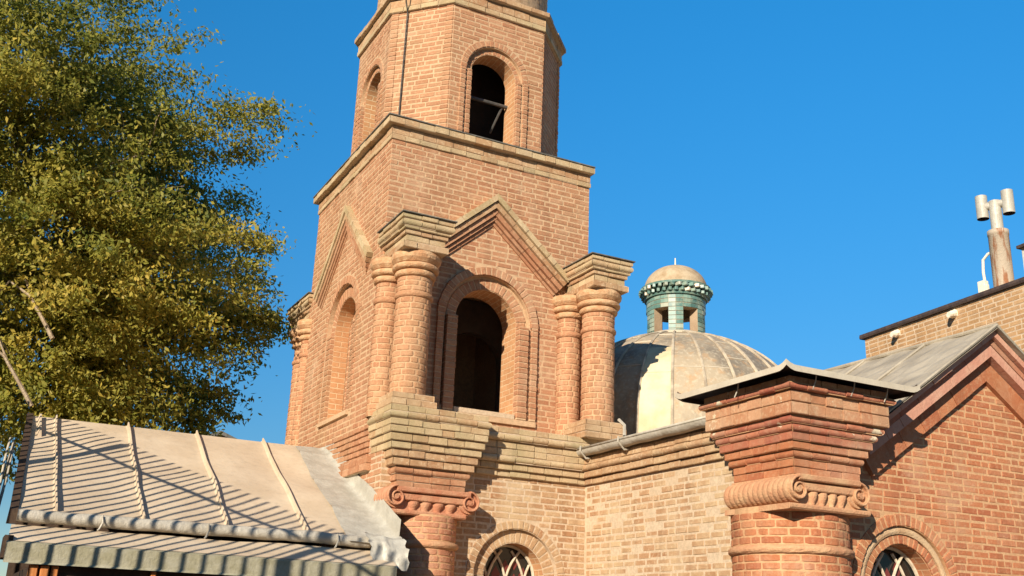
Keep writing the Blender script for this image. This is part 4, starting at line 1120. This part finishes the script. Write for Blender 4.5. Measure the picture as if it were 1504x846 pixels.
# ================================================================== tree
tr = thing('leafy_tree', 'large leafy tree turning yellow-green behind the sheet-roofed porch', 'tree', (-.4, 13.4, 0))
TC = np.array([-.80, 13.3, 6.2]); TA = np.array([3.70, 3.0, 3.9])
b = MB(); tips = []
def limb(p, d, L, r, depth):
    pts = [p]; q = p.copy(); dd = d.copy()
    ns = 5
    for i in range(ns):
        dd = (dd+Vector((random.gauss(0, .13), random.gauss(0, .13), random.gauss(.03, .10)))).normalized(); q = q+dd*(L/ns); pts.append(q.copy())
    while len(pts) > 2 and np.sum(((np.array(pts[-1])-TC)/TA)**2) > .72: pts.pop()
    if np.sum(((np.array(pts[0])-TC)/TA)**2) > .75: return
    ns = len(pts)-1
    b.tube(pts, r, 7 if depth < 3 else 5, r1=r*.55, cap=False)
    if depth >= 4 or r < .010: tips.extend(pts[2:]); return
    if depth >= 3: tips.extend(pts[3:])
    for k in range(random.choice((3, 4)) if depth else 6):
        at = pts[random.randint(min(2, ns), ns)]
        sp = .75
        nd_ = (dd+Vector((random.gauss(0, sp), random.gauss(0, sp), random.gauss(.12, sp*.6)))).normalized()
        limb(at, nd_, L*random.uniform(.58, .8), r*random.uniform(.45, .6), depth+1)
trunk_top = [Vector((-.4, 13.4, 0)), Vector((-.42, 13.38, 1.2)), Vector((-.35, 13.35, 2.4)), Vector((-.45, 13.3, 3.2))]
b.tube(trunk_top, .24, 12, r1=.19)
for k in range(7):
    a = 2*PI*k/7+.3; limb(trunk_top[-1]+Z*random.uniform(-.5, .1), Vector((math.cos(a)*.75, math.sin(a)*.6, random.uniform(.35, 1.1))).normalized(), 2.3, .055, 1)
limb(trunk_top[-1], Vector((.05, 0, 1)), 2.6, .08, 1)
for p0, p1 in (((.0, 11.3, 4.75), (.5, 11.05, 4.2)), ((-.15, 11.2, 4.1), (.42, 11.0, 3.5))):
    p0, p1 = Vector(p0), Vector(p1); s_ = Vector((.05, 0, .09))
    b.tube([p1, p1.lerp(p0, .3)+s_*.5, p1.lerp(p0, .65)+s_, p0+s_*.4, p0-Vector((.1, -.2, .12))], .022, 6, r1=.008)
    b.tube([p1.lerp(p0, .6)+s_, p0+Vector((.16, 0, .08)), p0+Vector((.3, .1, -.05))], .011, 5, r1=.005)
b.build('trunk', M['bark'], tr)
extra = []
# leaf clumps spread through the crown
def inside(p): return np.sum(((p-TC)/TA)**2, axis=-1)
cl = []
while len(cl) < 1500:
    p = TC+TA*RNG.uniform(-1.05, 1.05, 3); e = inside(p)
    edge = .80+.55*mnoise.noise(Vector(p*.62))+.30*mnoise.noise(Vector(p*1.7)); e += .9*max(0, mnoise.noise(Vector(p*1.25)+Vector((9, 3, 5)))-.12)
    if .30 < e < edge and p[2] > 2.7 and (p[1] < 14.4 or random.random() < .4): cl.append(p)
for t in tips:
    p = np.array(t); e = inside(p)
    if e < 1.0 and p[2] > 2.8 and random.random() < .5: cl.append(p)
# sprays that break the outline on the right
for p in ((3.05, 12.6, 5.15), (2.8, 12.6, 5.25), (3.2, 12.7, 5.05), (2.5, 12.5, 4.2), (2.65, 12.6, 3.95), (2.3, 12.4, 3.75), (2.7, 12.8, 8.1), (2.45, 12.8, 8.0), (2.55, 12.9, 7.6), (1.6, 13, 9.0), (.95, 13, 9.4), (2.85, 12.8, 6.2), (2.75, 12.8, 5.8), (2.6, 12.7, 4.7), (2.2, 12.5, 3.55), (1.9, 12.5, 3.4)):
    cl.append(np.array(p))
while len(extra) < 170:       # the low boughs that reach over the roof towards the tower
    p = np.array([random.uniform(.6, 2.75), random.uniform(11.6, 13.4), random.uniform(3.1, 5.3)])
    if (p[0]-.6)/2.2 < .45+.55*(p[2]-3.1)/1.7 and mnoise.noise(Vector(p*1.1)) > -.22: extra.append(p)
for p in cl[-16:]:
    for _ in range(5): extra.append(p+RNG.normal(0, 1, 3)*np.array([.17, .2, .09])-np.array([.12, 0, .03]))
cl = np.array(extra+cl)
per = 150; n = len(cl)*per
sz = RNG.uniform(.6, 1.75, len(cl))
outd = (cl-TC)/TA; outd /= np.linalg.norm(outd, axis=1)[:, None]+1e-6
outd += RNG.normal(0, .40, outd.shape); outd[:, 2] = outd[:, 2]*.35-.08; outd /= np.linalg.norm(outd, axis=1)[:, None]
cidx = np.repeat(np.arange(len(cl)), per)
d = np.clip(RNG.normal(0, 1, (n, 3)), -1.7, 1.7)*np.array([.085, .085, .062]) + outd[cidx]*np.clip(RNG.normal(0, .19, (n, 1)), -.32, .32)
d *= sz[cidx][:, None]
c = cl[cidx]+d
keep = (c[:, 0] < 1.75-.62*(c[:, 2]-8.35)*(c[:, 2] > 8.35)+3*(c[:, 2] <= 8.35)) & (inside(c) < 1.25) | (cidx >= len(cl)-16)
c = c[keep]; cidx = cidx[keep]; n = len(c)
ax1 = RNG.normal(0, 1, (n, 3)); ax1[:, 2] -= .6; ax1 += outd[cidx]*.5; ax1 /= np.linalg.norm(ax1, axis=1)[:, None]
nn_ = RNG.normal(0, .62, (n, 3)); nn_[:, 2] += .45; nn_ += np.array(sd)*.75
ax2 = np.cross(nn_, ax1); ax2 /= np.linalg.norm(ax2, axis=1)[:, None]
L_ = RNG.uniform(.026, .046, n)[:, None]; Wd = L_*RNG.uniform(.34, .5, n)[:, None]
n3 = np.cross(ax1, ax2)
v = np.stack([c-ax1*L_*.9, c+ax2*Wd-n3*Wd*.3-ax1*L_*.1, c+ax1*L_, c-ax2*Wd-n3*Wd*.3-ax1*L_*.1], 1).reshape(-1, 3)
me = bpy.data.meshes.new('crown'); me.vertices.add(n*4); me.vertices.foreach_set('co', v.ravel())
me.loops.add(n*4); me.loops.foreach_set('vertex_index', np.arange(n*4, dtype=np.int32))
me.polygons.add(n); me.polygons.foreach_set('loop_start', np.arange(0, n*4, 4, dtype=np.int32)); me.polygons.foreach_set('loop_total', np.full(n, 4, dtype=np.int32))
tint = RNG.uniform(0, .30, len(cl))+np.array([.22+.45*mnoise.noise(Vector(p*.55)) for p in cl])
tl = np.clip(tint[cidx]+RNG.normal(.1, .17, n), 0, 1)
at = me.attributes.new('tint', 'FLOAT', 'POINT'); at.data.foreach_set('value', np.repeat(tl, 4).astype(np.float32))
me.materials.append(M['leaf']); me.update(); me.validate()
o = bpy.data.objects.new('crown', me); COL.objects.link(o); o.parent = tr; o.location = -tr.location
print('leaves', n)
